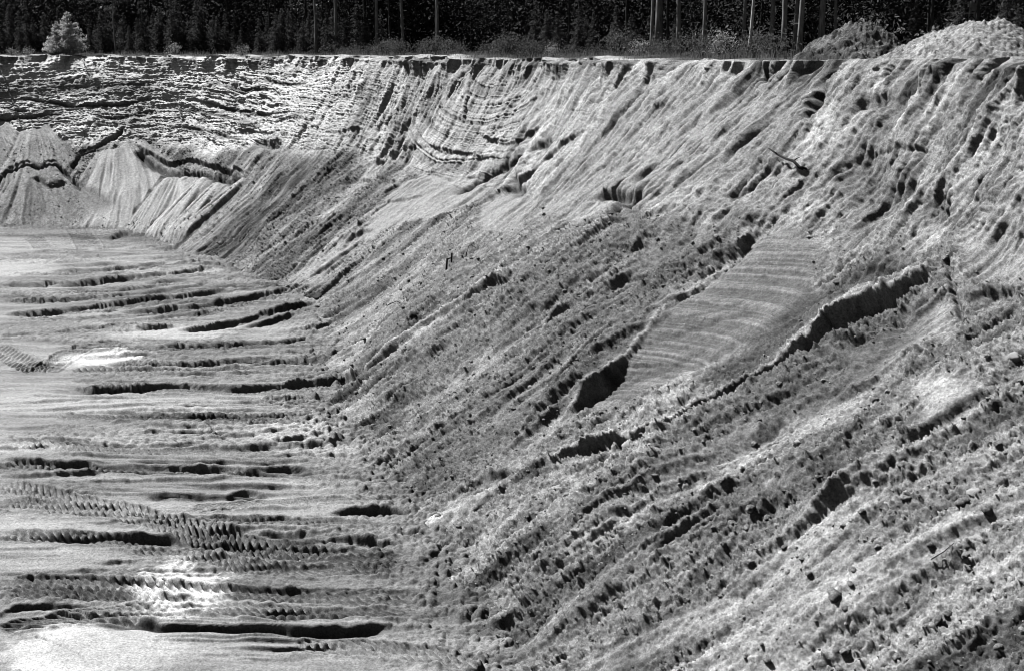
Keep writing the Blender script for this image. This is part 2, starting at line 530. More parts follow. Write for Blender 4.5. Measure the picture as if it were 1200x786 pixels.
D += cl * (1 - leftm) * (.20 - .10 * rightm) * np.tanh(3 * fbm((Sv + .12 * T) / 1.1, T / 7, 5, 3, .55))
D += cl * (1 - leftm) * .13 * fbm(Sv / .22, T / 2.0, 4, 2, .65)
vst = fbm(Sv / .5, T / 5, 4, 1, .6)

# albedo
A = W.alb
A[:] = 0.32 + 0.26 * fbm(Sw / 1.3, T / 9, 5, 2, .6) + 0.09 * fbm(S / .5, T / 1.2, 2, 1)
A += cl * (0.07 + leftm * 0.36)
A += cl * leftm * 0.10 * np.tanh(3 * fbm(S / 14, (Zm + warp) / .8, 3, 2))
A -= cl * rightm * (0.12 - .22 * fbm(S / 1.5, T / 2, 4, 0))
A -= cl * (leftm * .24 + .06) * sstep(.25, .5, lay2) * (.5 + .5 * fbm(S / 5, Zm / 2, 3, 1))
A -= cl * leftm * .16 * sstep(0, .3, fbm(S / 5 + 9, (Zm + warp) / 1.6, 4, 1))
A += cl * (1 - leftm) * .22 * vst
A -= db * 0.12 * cm
A += chute * -.02
for ix, m, a in REG:
    A[ix] = A[ix] * (1 - m * .8) + m * .8 * a * (1 + .12 * fbm(Sw[ix] / .8, T[ix] / 3, 2, 1))

# cross-bedding in the cut face of the scar
ix, m = W.region(bed1, .7)
bz = Zm[ix] + 0.10 * S[ix] + .12 * vnoise(S[ix] / 5, T[ix] / 5, 0)
b = fbm(S[ix] / 10 + 3, bz / .085, 3, 1, .9)
D[ix] = D[ix] * (1 - .93 * m) + m * (0.035 * np.tanh(b * 5) + .05 * np.maximum(0, lumps(S[ix] / .14, T[ix] / .14, 1, .25)) + .05 * fbm(S[ix] / .6, T[ix] / .5, 4, 2, .65))
A[ix] *= 1 - .18 * m
A[ix] *= 1 + .3 * m * np.tanh(b * 4)
# layered bowl in the middle of the face
ix, m = W.region([(480, 150), (560, 90), (680, 120), (650, 200), (560, 225), (480, 210)], .6)
c0 = at_wall(590, 60)
rr = np.hypot((S[ix] - c0[0]) * .62, T[ix] - c0[1]) + .3 * vnoise(S[ix] / 3, T[ix] / 3, 2)
b = fbm(S[ix] / 30, rr / .33, 3, 2, .6)
D[ix] = D[ix] * (1 - .4 * m) + m * 0.06 * np.tanh(b * 4)
A[ix] *= 1 + .25 * m * np.tanh(b * 3)

# --- sand fans at the foot of the far face
def fan(ax, ay, spread, start, h, dirpx, n, alb=.36):
    """rilled cone of run sand: the virtual apex lies `start` metres above its rounded head"""
    a = np.array(at_wall(ax, ay)); e = np.array(at_wall(*dirpx))
    v = e - a; L = np.linalg.norm(v); v /= L; nrm = np.array([-v[1], v[0]])
    a = a - v * start; L += start
    ixs = W.box([a, e], L * 1.2)
    dx = S[ixs] - a[0]; dy = T[ixs] - a[1]
    al = dx * v[0] + dy * v[1]; ac = dx * nrm[0] + dy * nrm[1]
    th = np.arctan2(ac, np.maximum(al, .01)); ra = np.hypot(al, ac) + .25 * vnoise(ac / .6, al * 0 + n, 1)
    m = sstep(spread, spread * .86, np.abs(th)) * sstep(start, start + .35, ra) * sstep(L * 1.3, L * 1.05, al)
    rill = ridged(th * n + .15 * vnoise(th * n * 3, ra * .4, 0), ra * .05 + n, 3, 1)
    D[ixs] = D[ixs] * (1 - .9 * m) + m * (h * np.sqrt(np.clip(1 - (th / spread) ** 2, 0, 1)) + .34 * rill * np.clip((ra - start) / 3, .15, 1) + .04 * fbm(th * n * 6, ra / 2, 2, 2))
    A[ixs] = A[ixs] * (1 - .8 * m) + .8 * m * alb * (1 + .3 * vnoise(th * n * 2, ra * .3, 2))
    smooth[ixs] = np.maximum(smooth[ixs], m)
RA = .34
fan(142, 178, .52, 5, .7, (140, 268), 11)
fan(206, 206, .34, 3, .6, (176, 268), 12)
fan(244, 209, .22, 3, .6, (196, 268), 16, .46)
fan(266, 208, .18, 3, .55, (214, 268), 16, .46)
fan(289, 212, .13, 3, .45, (232, 262), 16, .46)
fan(38, 204, .62, 3, .4, (45, 268), 7, .22)
fan(-5, 150, .35, 4, .3, (10, 200), 12, .3)
fan(40, 152, .4, 4, .3, (42, 196), 12, .3)

# --- broad tongues of dark rubble lying on the run sand
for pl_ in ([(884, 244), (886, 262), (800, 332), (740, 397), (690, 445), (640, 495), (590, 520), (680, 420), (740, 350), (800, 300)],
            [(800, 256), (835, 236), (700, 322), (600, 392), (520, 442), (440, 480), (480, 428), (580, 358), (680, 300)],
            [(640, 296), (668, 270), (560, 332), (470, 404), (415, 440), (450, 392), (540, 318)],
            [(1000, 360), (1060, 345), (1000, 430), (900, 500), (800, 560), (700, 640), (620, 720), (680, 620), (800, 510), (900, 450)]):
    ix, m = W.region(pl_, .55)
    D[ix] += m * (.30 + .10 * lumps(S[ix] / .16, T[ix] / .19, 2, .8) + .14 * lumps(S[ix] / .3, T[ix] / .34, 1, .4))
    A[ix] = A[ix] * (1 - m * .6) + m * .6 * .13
# --- scars, ledges and gullies seen in the wall; shade painted into some recesses' colour
G, K = W.groove, W.step
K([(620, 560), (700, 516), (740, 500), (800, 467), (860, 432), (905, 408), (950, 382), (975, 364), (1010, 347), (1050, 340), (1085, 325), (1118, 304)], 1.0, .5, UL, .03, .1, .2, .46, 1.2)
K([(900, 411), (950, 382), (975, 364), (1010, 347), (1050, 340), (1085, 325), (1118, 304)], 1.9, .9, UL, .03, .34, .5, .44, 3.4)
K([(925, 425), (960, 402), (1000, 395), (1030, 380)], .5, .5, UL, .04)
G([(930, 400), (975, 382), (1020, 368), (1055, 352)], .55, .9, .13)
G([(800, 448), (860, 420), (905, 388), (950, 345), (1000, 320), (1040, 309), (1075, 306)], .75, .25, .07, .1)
K([(960, 335), (1000, 316), (1040, 306), (1080, 304), (1118, 304)], .35, .6, UP, .05)
G([(1118, 306), (1113, 325), (1119, 350), (1122, 372)], .07, .25)
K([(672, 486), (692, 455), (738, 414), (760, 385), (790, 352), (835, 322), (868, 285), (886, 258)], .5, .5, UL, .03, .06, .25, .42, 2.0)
K([(668, 492), (690, 456), (715, 435), (738, 414)], 1.15, .5, UL, .03, .2, .25, None, 2.2)
G([(750, 400), (800, 388), (850, 372), (890, 366)], .2, .08, .1)
G([(700, 440), (735, 430), (760, 425)], .2, .08, .1)
G([(700, 455), (730, 440), (790, 425), (830, 405)], .25, .08, .1)
G([(780, 372), (830, 366), (880, 350)], .12, .05, .12)
K([(955, 190), (935, 213), (905, 243), (880, 272), (845, 300)], .55, .8, UL, .07)
G([(905, 190), (880, 215), (850, 232)], .25, .35, .2)
K([(370, 446), (405, 443), (438, 436), (470, 410), (505, 386), (560, 352), (610, 325)], 1.0, 1.2, UL, .12, .08)
K([(440, 460), (470, 445), (520, 410), (560, 372), (600, 350), (660, 325), (740, 296), (793, 282)], .5, .8, UL, .1)
K([(640, 322), (700, 290), (760, 262), (830, 228), (895, 192)], .55, .9, UL, .1)
K([(560, 420), (620, 385), (690, 348), (760, 315), (830, 270), (884, 246)], .5, .8, UL, .1)
K([(600, 470), (650, 435), (720, 395), (760, 350)], .35, .8, UL, .1)
K([(470, 300), (527, 262), (600, 215), (640, 190), (700, 150), (715, 140)], .75, .9, UL, .08)
K([(515, 250), (560, 222), (600, 194), (616, 182)], .6, .6, UL, .08)
G([(528, 228), (560, 212), (600, 190), (615, 180)], .35, .55, .16)
K([(553, 150), (575, 165), (600, 168), (620, 160), (640, 150)], .6, .8, UP, .07)
K([(480, 168), (510, 174), (548, 182), (590, 186)], .45, .6, UP, .07)
K([(480, 200), (530, 211), (560, 206), (590, 196)], .4, .6, UP, .07)
G([(602, 196), (600, 215), (612, 225), (618, 232)], .3, .5, .15)
G([(616, 178), (635, 170), (648, 172)], .3, .4, .17)
G([(700, 243), (712, 234), (732, 234), (752, 248)], .35, .7, .14)
G([(720, 250), (740, 262), (752, 270)], .45, .4, .17)
K([(700, 262), (770, 220), (820, 175), (850, 150)], .35, .8, UL, .08)
K([(745, 150), (770, 130), (782, 122)], .25, .4, UL, .05)
K([(760, 300), (800, 275), (860, 240)], .3, .6, UL, .08)
K([(1118, 346), (1150, 341), (1180, 335), (1215, 326)], .6, .6, UP, .08)
G([(963, 80), (960, 100), (957, 118), (953, 139)], .33, 1.0, .12, .15)
K([(1000, 180), (1030, 174), (1070, 172), (1100, 178)], .3, .5, UP, .06)
G([(985, 185), (1010, 200), (1030, 230), (1055, 255)], .8, .4, .2)
G([(1090, 230), (1100, 250), (1110, 262)], .5, .35, .17)
G([(1000, 125), (1040, 118), (1060, 130)], .45, .35, .2)
G([(890, 75), (893, 80), (899, 90)], .3, .5, .15)
G([(547, 80), (548, 105), (546, 130), (544, 145)], .12, .4)
G([(710, 90), (708, 110), (700, 130)], .25, .3)
K([(520, 627), (552, 606), (590, 585), (625, 562), (660, 544)], .45, .5, UL, .06)
K([(500, 604), (540, 585), (580, 562), (640, 540)], .5, .7, UL, .08)
K([(600, 786), (650, 752), (693, 724), (740, 685), (800, 634), (870, 605)], .45, .9, UL, .1)
K([(1183, 436), (1165, 470), (1120, 505), (1085, 528), (1040, 548)], .7, .7, UL, .08)
K([(1000, 600), (1050, 575), (1095, 560), (1125, 540)], .4, .6, UL, .08)
K([(860, 660), (920, 628), (980, 600), (1040, 570)], .35, .7, UL, .1)
K([(640, 690), (690, 660), (730, 625), (760, 590)], .35, .8, UL, .1)
K([(900, 780), (980, 735), (1060, 690), (1150, 640), (1200, 600)], .4, .8, UL, .1)
K([(1050, 790), (1120, 750), (1200, 700)], .35, .7, UL, .1)
K([(800, 530), (840, 505), (900, 470), (960, 440)], .45, .7, UL, .1)
K([(760, 700), (830, 665), (900, 610), (950, 580)], .3, .7, UL, .1)
K([(700, 790), (780, 740), (850, 705), (940, 650)], .3, .7, UL, .1)
G([(1118, 450), (1112, 475), (1108, 497)], .4, -.12, .45, .3)
G([(790, 515), (775, 545), (745, 580)], .5, -.5, .33, .25)
K([(390, 110), (372, 140), (345, 175), (315, 205)], .5, .8, (-1, 0), .1)
K([(328, 248), (340, 238), (352, 226), (372, 212)], .9, .5, UL, .08)
K([(398, 300), (408, 284), (425, 272), (440, 273)], .7, .7, UL, .08)
K([(398, 228), (404, 212), (413, 198), (420, 186)], .5, .4, UL, .06)
K([(370, 287), (400, 262), (453, 224), (500, 200)], .5, .7, UL, .08)
K([(340, 340), (370, 322), (400, 300), (435, 274)], .7, .6, UL, .08)
K([(410, 205), (440, 208), (460, 212), (475, 205)], .6, .4, UP, .06)
K([(385, 160), (405, 158), (430, 150)], .5, .5, UP, .06)
G([(448, 146), (456, 140), (462, 136)], .3, .5, .15)
K([(400, 200), (450, 185), (500, 165)], .4, .6, UL, .08)
K([(420, 245), (460, 240), (500, 232)], .4, .6, UP, .08)
# far left face
for pl_ in ([(-20, 113), (40, 118), (90, 128), (140, 128), (170, 122), (215, 111)], [(-30, 141), (50, 138), (85, 137)], [(110, 141), (145, 143), (200, 129)],
            [(230, 119), (270, 129), (330, 141)], [(180, 130), (240, 133), (300, 148)], [(200, 150), (250, 158), (300, 170)], [(60, 104), (120, 106), (190, 100)], [(0, 128), (20, 132), (40, 134)],
            [(300, 95), (340, 100), (380, 98)], [(255, 100), (290, 108), (320, 104)]):
    G(pl_, .2, .12, .11, .3)
K([(0, 115), (40, 117), (90, 127), (140, 127), (170, 121), (215, 110)], .7, .7, UP, .08)
K([(-30, 140), (50, 137), (85, 136)], .6, .6, UP, .08)
K([(110, 140), (145, 142), (200, 128)], .3, .4, UP, .06)
K([(230, 118), (270, 128), (330, 140)], .4, .5, UP, .06)
K([(240, 160), (290, 155), (340, 165)], .4, .5, UP, .06)
K([(225, 105), (260, 112), (300, 125)], .3, .5, UP, .06)
G([(160, 181), (180, 197), (205, 208), (230, 205), (250, 208), (270, 214), (290, 210)], .5, .7, .07, .06, .2)  # overhang shade painted dark along the undercut
K([(156, 172), (180, 186), (205, 197), (230, 192), (250, 197), (272, 203), (294, 204)], 1.25, 1.1, UP, .03, .12, .2)
K([(-8, 222), (3, 208), (15, 200), (35, 193), (50, 197), (65, 192), (75, 200), (85, 211), (97, 224)], .55, .6, UP, .03, .1)
G([(-8, 226), (3, 212), (15, 204), (35, 197), (50, 201), (65, 196), (75, 204), (85, 215), (97, 228)], .16, .5, .12, .05)
K([(83, 198), (95, 184), (120, 175), (140, 163), (150, 149)], .5, .6, UP, .03, .1)
G([(83, 202), (95, 188), (120, 178), (140, 166), (150, 152)], .16, .5, .12, .08)
G([(40, 210), (60, 222), (80, 214)], .4, .5, .2)
G([(300, 168), (320, 175), (335, 170)], .5, .5, .2)
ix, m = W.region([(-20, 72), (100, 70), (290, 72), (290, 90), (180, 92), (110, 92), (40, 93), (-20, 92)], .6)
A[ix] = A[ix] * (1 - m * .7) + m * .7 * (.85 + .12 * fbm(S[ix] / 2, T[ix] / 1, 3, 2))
ix, m = W.region([(-20, 95), (60, 94), (180, 97), (180, 112), (120, 118), (40, 112), (-20, 112)], .5)
A[ix] = A[ix] * (1 - m * .6) + m * .6 * .24
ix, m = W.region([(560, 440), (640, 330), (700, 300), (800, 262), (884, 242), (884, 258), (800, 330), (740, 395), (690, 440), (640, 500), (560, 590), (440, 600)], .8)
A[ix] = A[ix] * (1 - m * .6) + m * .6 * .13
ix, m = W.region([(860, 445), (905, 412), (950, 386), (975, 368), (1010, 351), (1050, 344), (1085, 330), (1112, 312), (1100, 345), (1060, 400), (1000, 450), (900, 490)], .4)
A[ix] = A[ix] * (1 - m * .7) + m * .7 * .10  # shade below the long ledge, painted dark
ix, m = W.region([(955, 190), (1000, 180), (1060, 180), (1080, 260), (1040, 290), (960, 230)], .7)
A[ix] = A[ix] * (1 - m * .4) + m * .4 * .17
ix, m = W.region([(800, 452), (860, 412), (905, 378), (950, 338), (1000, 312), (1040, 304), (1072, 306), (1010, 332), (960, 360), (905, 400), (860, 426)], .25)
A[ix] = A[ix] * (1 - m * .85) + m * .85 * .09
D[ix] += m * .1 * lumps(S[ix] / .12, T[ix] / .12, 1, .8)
# turf lip and pale dry sand just under the rim
top = sstep(.955, .985, ZF)
turf = sstep(.0, .35, fbm(S / 1.6, S * 0 + 2, 3, 1) + .15 * fbm(S / .3, T / .4, 2, 2)) * top
A[:] = A * (1 - .55 * turf) + .55 * turf * .12
D += turf * .32 * (.6 + fbm(S / .35, T / .3, 3, 0))
A[:] = A * (1 - .5 * sstep(.1, .4, fbm(S / .8, T / 3.5, 3, 3)) * sstep(.86, .97, ZF))
A *= np.clip(1 + (.3 + .5 * cz) * fbm(S / .13, T / .2, 3, 3, .75), .3, 1.7)
np.clip(A, .05, .85, out=A)
# keep the lip of the rim and the buried skirt in place
D *= sstep(1.002, .965, ZF) * .9 + .1
D *= sstep(-1.6, -.2, Zm)
for e in (0,): pass
PW = P + NRM * D[..., None]
rimz = 0.5 * fbm(SS / 1.8, SS * 0, 5, 1, .6)
PW[:, -1, 2] = P[:, -1, 2] + rimz * .8
rimo = 1.7 * fbm(SS / 1.6, SS * 0 + 8, 5, 2, .6)
dirs = (STN[:, 2:4] - STN[:, 0:2]); dirs /= np.linalg.norm(dirs, axis=1, keepdims=True)
blend = sstep(.9, 1.0, ZF)
PW[..., 0] += blend * rimo[:, None] * dirs[:, 0][:, None]
PW[..., 1] += blend * rimo[:, None] * dirs[:, 1][:, None]
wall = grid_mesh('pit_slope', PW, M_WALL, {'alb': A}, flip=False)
tag(wall, kind='structure')

S_HEAP = at_wall(905, 75)[0]
# ---- plateau behind the rim
NB = 90
back = (np.linspace(0, 1, NB) ** 2.4) * 170
PL = np.zeros((NS, NB, 3))
PL[:, 0] = PW[:, -1]
BG = np.repeat(back[None, :], NS, 0).astype(F32); SB = np.repeat(SS[:, None], NB, 1).astype(F32)
PL[:, :, 0] = PW[:, -1, 0][:, None] + dirs[:, 0][:, None] * BG
PL[:, :, 1] = PW[:, -1, 1][:, None] + dirs[:, 1][:, None] * BG
bump = .10 * fbm(SB / 2.2, BG / 1.2, 4, 2) + .14 * fbm(SB / 7, BG / 5, 2, 1)
PL[:, :, 2] = PW[:, -1, 2][:, None] + sstep(0, .8, BG) * bump + sstep(3, 30, BG) * .25
PA = .5 + .1 * fbm(SB / 1.2, BG / 1.2, 3, 1)
soil = sstep(.8, 2.6, BG + .9 * fbm(SB / 3, BG / 2, 3, 3))
PA = PA * (1 - soil) + soil * (.015 + .08 * sstep(8, 3, BG))  # darker far back: canopy shade painted into the litter's colour
heapz = (SB < S_HEAP) & (BG < 10)
PA = np.where(heapz, .42 + .12 * fbm(SB / .5, BG / .5, 3, 2), PA)
PA = np.clip(PA, .04, .7)
plat = grid_mesh('plateau', PL, M_PLAT, {'alb': PA})
tag(plat, kind='structure')
RPX, RPY = project(PL[:, 0, 0], PL[:, 0, 1], PL[:, 0, 2])
RPX = np.where(PL[:, 0, 1] > 12, RPX, 1e6)

def on_plateau(px, back_m):
    """plateau point `back_m` metres behind the rim that lies in direction px"""
    qx = PW[:, -1, 0] + dirs[:, 0] * back_m; qy = PW[:, -1, 1] + dirs[:, 1] * back_m
    j = min(int(np.searchsorted(back, back_m)), NB - 1)
    xx, _ = project(qx, qy, PL[:, j, 2])
    k = int(np.argmin(np.abs(xx - px) + np.where(qy > 14, 0, 1e6)))
    return Vector((qx[k], qy[k], float(PL[k, j, 2])))

# ================================================================== the pit floor
NFX, NFY = 900, 1350
# rows spaced so that foreshortening is even; columns fan out with distance
dep = np.linspace(R(31), R(6.6), NFY)
Yr = H / np.tan(dep)
Yr = np.r_[np.linspace(-20, Yr[0] - .5, 12), Yr]
Yr = Yr.astype(F32)
lat = np.linspace(-0.47, 0.13, NFX)
wid = np.maximum(Yr, 26)
FX = (lat[:, None] * wid[None, :]).astype(F32)
FY = np.repeat(Yr[None, :], NFX, 0).astype(F32)
FX = np.concatenate([np.full((1, FX.shape[1]), -110, F32), FX], 0); FY = np.concatenate([FY[:1], FY], 0)
Fl = Field(FX, FY, at_floor)
D = Fl.D; A = Fl.alb
X, Y = FX, FY
D += .22 * fbm(X / 14, Y / 6, 3, 1) + .07 * fbm(X / 3.2, Y / 1.3, 3, 2) + .035 * fbm(X / .9, Y / .4, 3, 0)
pm = sstep(-.1, .4, fbm(X / 9, Y / 4, 3, 3))
D += (.05 * fbm(X / .25, Y / .2, 3, 1, .6) + .10 * np.abs(vnoise(X / .4, Y / .3, 2))) * (.12 + pm)
D += pm * .22 * lumps(X / .5, Y / .35, 1, .22) * .5
# long scrape lines
D += .09 * ridged(X / 16 + 3, (Y + .06 * X) / .8, 3, 2) * sstep(0, .5, fbm(X / 12, Y / 5, 2, 0) + .3)
A[:] = .29 + .12 * fbm(X / 8, Y / 2.5, 4, 2) + .14 * fbm(X / 4, (Y + .04 * X) / .5, 4, 1) + .05 * fbm(X / 1.5, Y / .2, 3, 0) - .06 * pm
# loose clods reaching out from the toe
toe = catmull(ST, np.linspace(0, len(ST) - 1, 400))[:, :2]
td = np.full(X.shape, 1e9, F32)
for i in range(0, 400, 3):
    td = np.minimum(td, np.hypot(X - toe[i, 0], Y - toe[i, 1]))
nt_ = np.exp(-(td / 3.0) ** 2)
D += nt_ * (.25 * np.abs(vnoise(X / .5, Y / .5, 1)) + .15 * np.abs(vnoise(X / .22, Y / .22, 2)) + .55 * lumps(X / .6, Y / .6, 0, .4) + .25 * lumps(X / .28, Y / .28, 1, .6)) * .7
A -= nt_ * .08

G, K = Fl.groove, Fl.step
Fl.softA = (.02 + FY * FY * .000022).astype(F32); Fl.gain = 1.0; Fl.soft = .035; Fl.even = .8
def ledge(px, h, w=1.0, **k): K(px, h, w, UP, k.pop('edge', .05), **k)
def scrape(px, h, w=.9):
    en = .16 if px[-1][0] - px[0][0] > 140 else .42
    """rut: berm on its far side, hollow on the near side"""
    far = min(max(.85 + .012 * (at_floor(*px[len(px) // 2])[1] - 36), .6), 1.7)
    K(px, h * far, w * .5 * (.6 + .4 * far), UP, .015, en, .35, None, w * .4 * far)
    Fl.groove([(x, y + 2) for x, y in px], max(.12, h * .4), h * .1, .13, .18)  # damp cut sand and scarp shade, both darkened into the rut's colour
def track(px, w, pitch=.31, depth=.065, dark=.0):
    """tyre track of slanted lug prints, two mirrored rows"""
    pts = Fl.conv_pts(px)
    ix = Fl.box(pts, w)
    if len(ix[0]) == 0: return
    x, y = X[ix], Y[ix]
    d, side, al, L = polydist(x, y, pts)
    sd = d * side
    e = sstep(0, .06 * L, al) * sstep(0, .06 * L, L - al) * sstep(w * .55, w * .45, d)
    fade = .9 + .55 * vnoise(al / 3.1, al * 0 + w * 9, 2) + .3 * vnoise(x / .8, y / .8, 1)
    ph = al / pitch + sd / (w * .5) * 2.0 + np.where(sd > 0, .5, 0)
    lug = np.tanh(3.2 * np.sin(ph * 2 * math.pi))
    gap = 1 - .8 * np.exp(-(sd / (w * .06)) ** 2)
    D[ix] += e * np.clip(fade, 0, 1.2) * (depth * lug * gap - .04)
    edge = np.exp(-((d - w * .55) / (.09)) ** 2) * sstep(0, .06 * L, al) * sstep(0, .06 * L, L - al)
    D[ix] += edge * .07 * (1 + .7 * vnoise(x / .3, y / .3, 0))
    A[ix] -= e * (.05 + .05 * lug)

track([(0, 680), (130, 684), (260, 693), (400, 700), (495, 702)], .95, .31, .07)
track([(0, 693), (130, 697), (260, 712), (400, 718), (490, 716)], .8)
track([(0, 568), (60, 582), (120, 594), (180, 606), (250, 626), (320, 640), (410, 648)], 1.1, .34, .07)
track([(0, 588), (80, 600), (160, 612), (240, 634), (330, 655), (430, 658), (490, 655)], .9)
track([(150, 645), (230, 652), (330, 668), (470, 668)], .8)
track([(220, 598), (300, 590), (400, 588), (470, 590)], .8)
track([(240, 612), (330, 612), (440, 616)], .8)
track([(340, 752), (420, 757), (500, 766), (575, 778)], .9, .31, .06)
track([(0, 516), (70, 521), (150, 526), (260, 526)], 1.0, .34)
track([(0, 347), (90, 344), (180, 337), (255, 328)], 1.1, .38, .08)
track([(0, 353), (90, 352), (180, 347), (250, 340)], .8, .5)
track([(120, 412), (200, 409), (280, 406), (340, 402)], 1.1, .38, .08)
track([(80, 433), (150, 435), (220, 436), (300, 434)], 1.4, .38, .08)
track([(-10, 408), (20, 420), (50, 434)], 1.6, .4, .06)
track([(50, 434), (75, 418), (100, 408), (150, 402)], 1.5, .4, .06)
track([(60, 395), (140, 384), (230, 372), (300, 358)], 1.1, .38, .08)
track([(30, 380), (120, 372), (200, 366)], 1.1, .5)
track([(90, 268), (97, 278), (106, 292)], 2.0, .5, .06)
track([(40, 280), (47, 286), (52, 292)], 1.6, .5, .06)
track([(150, 490), (250, 487), (350, 486), (430, 482)], .8, .5)
track([(300, 470), (380, 468), (440, 464)], .9, .5)

track([(0, 628), (130, 636), (260, 645), (400, 652), (470, 650)], .8)
track([(0, 545), (130, 551), (240, 553), (330, 558), (420, 566)], .9, .34, .06)
track([(60, 486), (160, 490), (260, 492), (360, 492), (440, 480), (480, 462)], .9, .34, .06)
track([(100, 455), (200, 459), (320, 458), (420, 452), (470, 434)], 1.0, .36, .07)
track([(130, 428), (240, 428), (340, 426), (410, 418)], .9, .36, .07)
track([(0, 371), (90, 366), (180, 358), (270, 345), (330, 338)], 1.0, .38, .08)
track([(150, 369), (240, 363), (320, 350), (365, 340)], 1.0, .38, .08)
track([(0, 322), (90, 321), (180, 313), (240, 305)], 1.1, .42, .09)
track([(0, 736), (60, 722), (130, 716), (230, 716)], .8)
scrape([(105, 720), (150, 723), (190, 728), (240, 729), (300, 733), (400, 736), (480, 731)], .42, 1.0)
scrape([(-10, 671), (60, 674), (130, 678), (200, 683), (300, 688), (400, 690), (490, 688)], .20, .8)
scrape([(-10, 625), (50, 628), (130, 632), (200, 634), (260, 640), (330, 643), (400, 646), (450, 641)], .26, .8)
scrape([(-10, 540), (60, 543), (130, 546), (200, 548), (285, 550)], .30, 1.0)
scrape([(285, 551), (325, 549), (345, 549), (375, 553)], .45, .8)
scrape([(262, 581), (288, 577), (316, 580)], .40, .7)
scrape([(380, 602), (420, 598), (460, 600), (490, 604)], .60, .9)
scrape([(360, 637), (400, 631), (450, 636), (480, 640)], .50, .8)
scrape([(295, 715), (340, 713), (380, 716)], .22, .5)
scrape([(-10, 508), (60, 513), (120, 518), (200, 518), (260, 517)], .22, .8)
scrape([(60, 484), (130, 482), (200, 487), (300, 486), (400, 482), (440, 468)], .26, .9)
scrape([(70, 450), (110, 455), (170, 455), (200, 452), (250, 454), (290, 455), (350, 451), (400, 448), (445, 438)], .50, 1.2)
scrape([(85, 443), (110, 445), (125, 444)], .35, .6)
scrape([(110, 427), (200, 427), (260, 424), (345, 422)], .28, 1.0)
scrape([(140, 407), (240, 405), (300, 402), (350, 398), (385, 394)], .32, 1.0)
scrape([(-10, 335), (60, 332), (130, 328), (200, 320), (260, 311)], .34, 1.2)
scrape([(50, 318), (120, 316), (180, 308), (215, 305)], .30, 1.0)
scrape([(-10, 353), (100, 350), (200, 340), (255, 328)], .25, 1.0)
scrape([(-10, 368), (60, 364), (120, 358), (200, 350), (245, 345), (275, 339)], .42, 1.2)
scrape([(130, 366), (220, 361), (300, 349), (350, 341)], .42, 1.2)
scrape([(200, 389), (270, 379), (320, 367), (375, 356)], .45, 1.2)
scrape([(270, 387), (320, 376), (365, 364)], .42, 1.0)
scrape([(330, 388), (370, 384), (400, 377)], .35, 1.0)
scrape([(125, 282), (145, 276), (168, 275)], .60, .9)
scrape([(-10, 722), (14, 709), (40, 705), (115, 708)], .35, .8)
scrape([(130, 700), (200, 704), (240, 702)], .14, .5)
scrape([(95, 573), (130, 573), (170, 575)], .12, .5)
scrape([(-10, 587), (50, 588), (60, 589)], .10, .5)
scrape([(0, 430), (60, 432), (80, 428)], .2, .8)
scrape([(-10, 470), (60, 468), (130, 462)], .22, .9)
scrape([(300, 518), (360, 512), (400, 506)], .30, .9)
scrape([(350, 492), (400, 492), (440, 486)], .26, .8)
scrape([(0, 500), (60, 497), (110, 500)], .15, .6)
G([(235, 486), (248, 500), (262, 512), (285, 524), (310, 532)], .05, .09, .12, .05)
G([(40, 740), (75, 755), (100, 770)], .05, .08, .14, .05)
G([(150, 690), (195, 699), (250, 710)], .06, .06, None)

# pale and dark sand patches; the brightest paint glare into the colour
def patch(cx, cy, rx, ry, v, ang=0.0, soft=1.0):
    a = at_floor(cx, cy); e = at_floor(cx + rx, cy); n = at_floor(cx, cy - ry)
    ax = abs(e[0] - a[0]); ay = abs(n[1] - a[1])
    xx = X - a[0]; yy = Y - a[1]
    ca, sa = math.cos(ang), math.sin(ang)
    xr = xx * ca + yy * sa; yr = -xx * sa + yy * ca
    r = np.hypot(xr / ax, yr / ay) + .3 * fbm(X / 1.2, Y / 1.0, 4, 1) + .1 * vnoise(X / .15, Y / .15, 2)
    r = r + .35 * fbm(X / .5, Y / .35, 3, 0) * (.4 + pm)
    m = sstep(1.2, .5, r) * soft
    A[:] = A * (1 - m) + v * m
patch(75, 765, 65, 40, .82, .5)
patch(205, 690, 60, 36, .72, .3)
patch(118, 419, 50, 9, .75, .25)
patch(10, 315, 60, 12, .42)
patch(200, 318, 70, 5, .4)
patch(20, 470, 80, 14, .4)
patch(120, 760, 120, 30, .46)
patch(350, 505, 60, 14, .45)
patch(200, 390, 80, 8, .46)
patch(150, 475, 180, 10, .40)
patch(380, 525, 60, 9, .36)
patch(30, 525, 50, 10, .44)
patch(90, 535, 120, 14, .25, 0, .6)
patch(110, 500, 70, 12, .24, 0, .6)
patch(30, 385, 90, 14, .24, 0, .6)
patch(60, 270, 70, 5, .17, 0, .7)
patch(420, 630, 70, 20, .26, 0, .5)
for i in range(150):
    py = 290 + 480 * random.random() ** 1.2
    pxm = 420 if py > 400 else 300
    x0 = random.uniform(-60, pxm - 120); l = random.uniform(90, 380)
    x1 = min(x0 + l, pxm); tl = random.uniform(-.05, .03) + (-.05 if py < 400 else 0)
    K([(x0, py), (x0 * .6 + x1 * .4, py + tl * (x1 - x0) * .4 + random.uniform(-1.5, 1.5)), (x1, py + tl * (x1 - x0))], random.uniform(.07, .2) * min(.7 + max(at_floor(x0, py)[1] - 36, 0) / 28, 2.2), random.uniform(.15, .4), UP, .02, .25, .3)
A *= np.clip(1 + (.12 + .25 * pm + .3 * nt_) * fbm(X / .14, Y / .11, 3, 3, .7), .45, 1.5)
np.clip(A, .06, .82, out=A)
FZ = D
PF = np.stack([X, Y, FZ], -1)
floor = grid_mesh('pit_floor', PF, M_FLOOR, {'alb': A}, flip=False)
tag(floor, kind='structure')
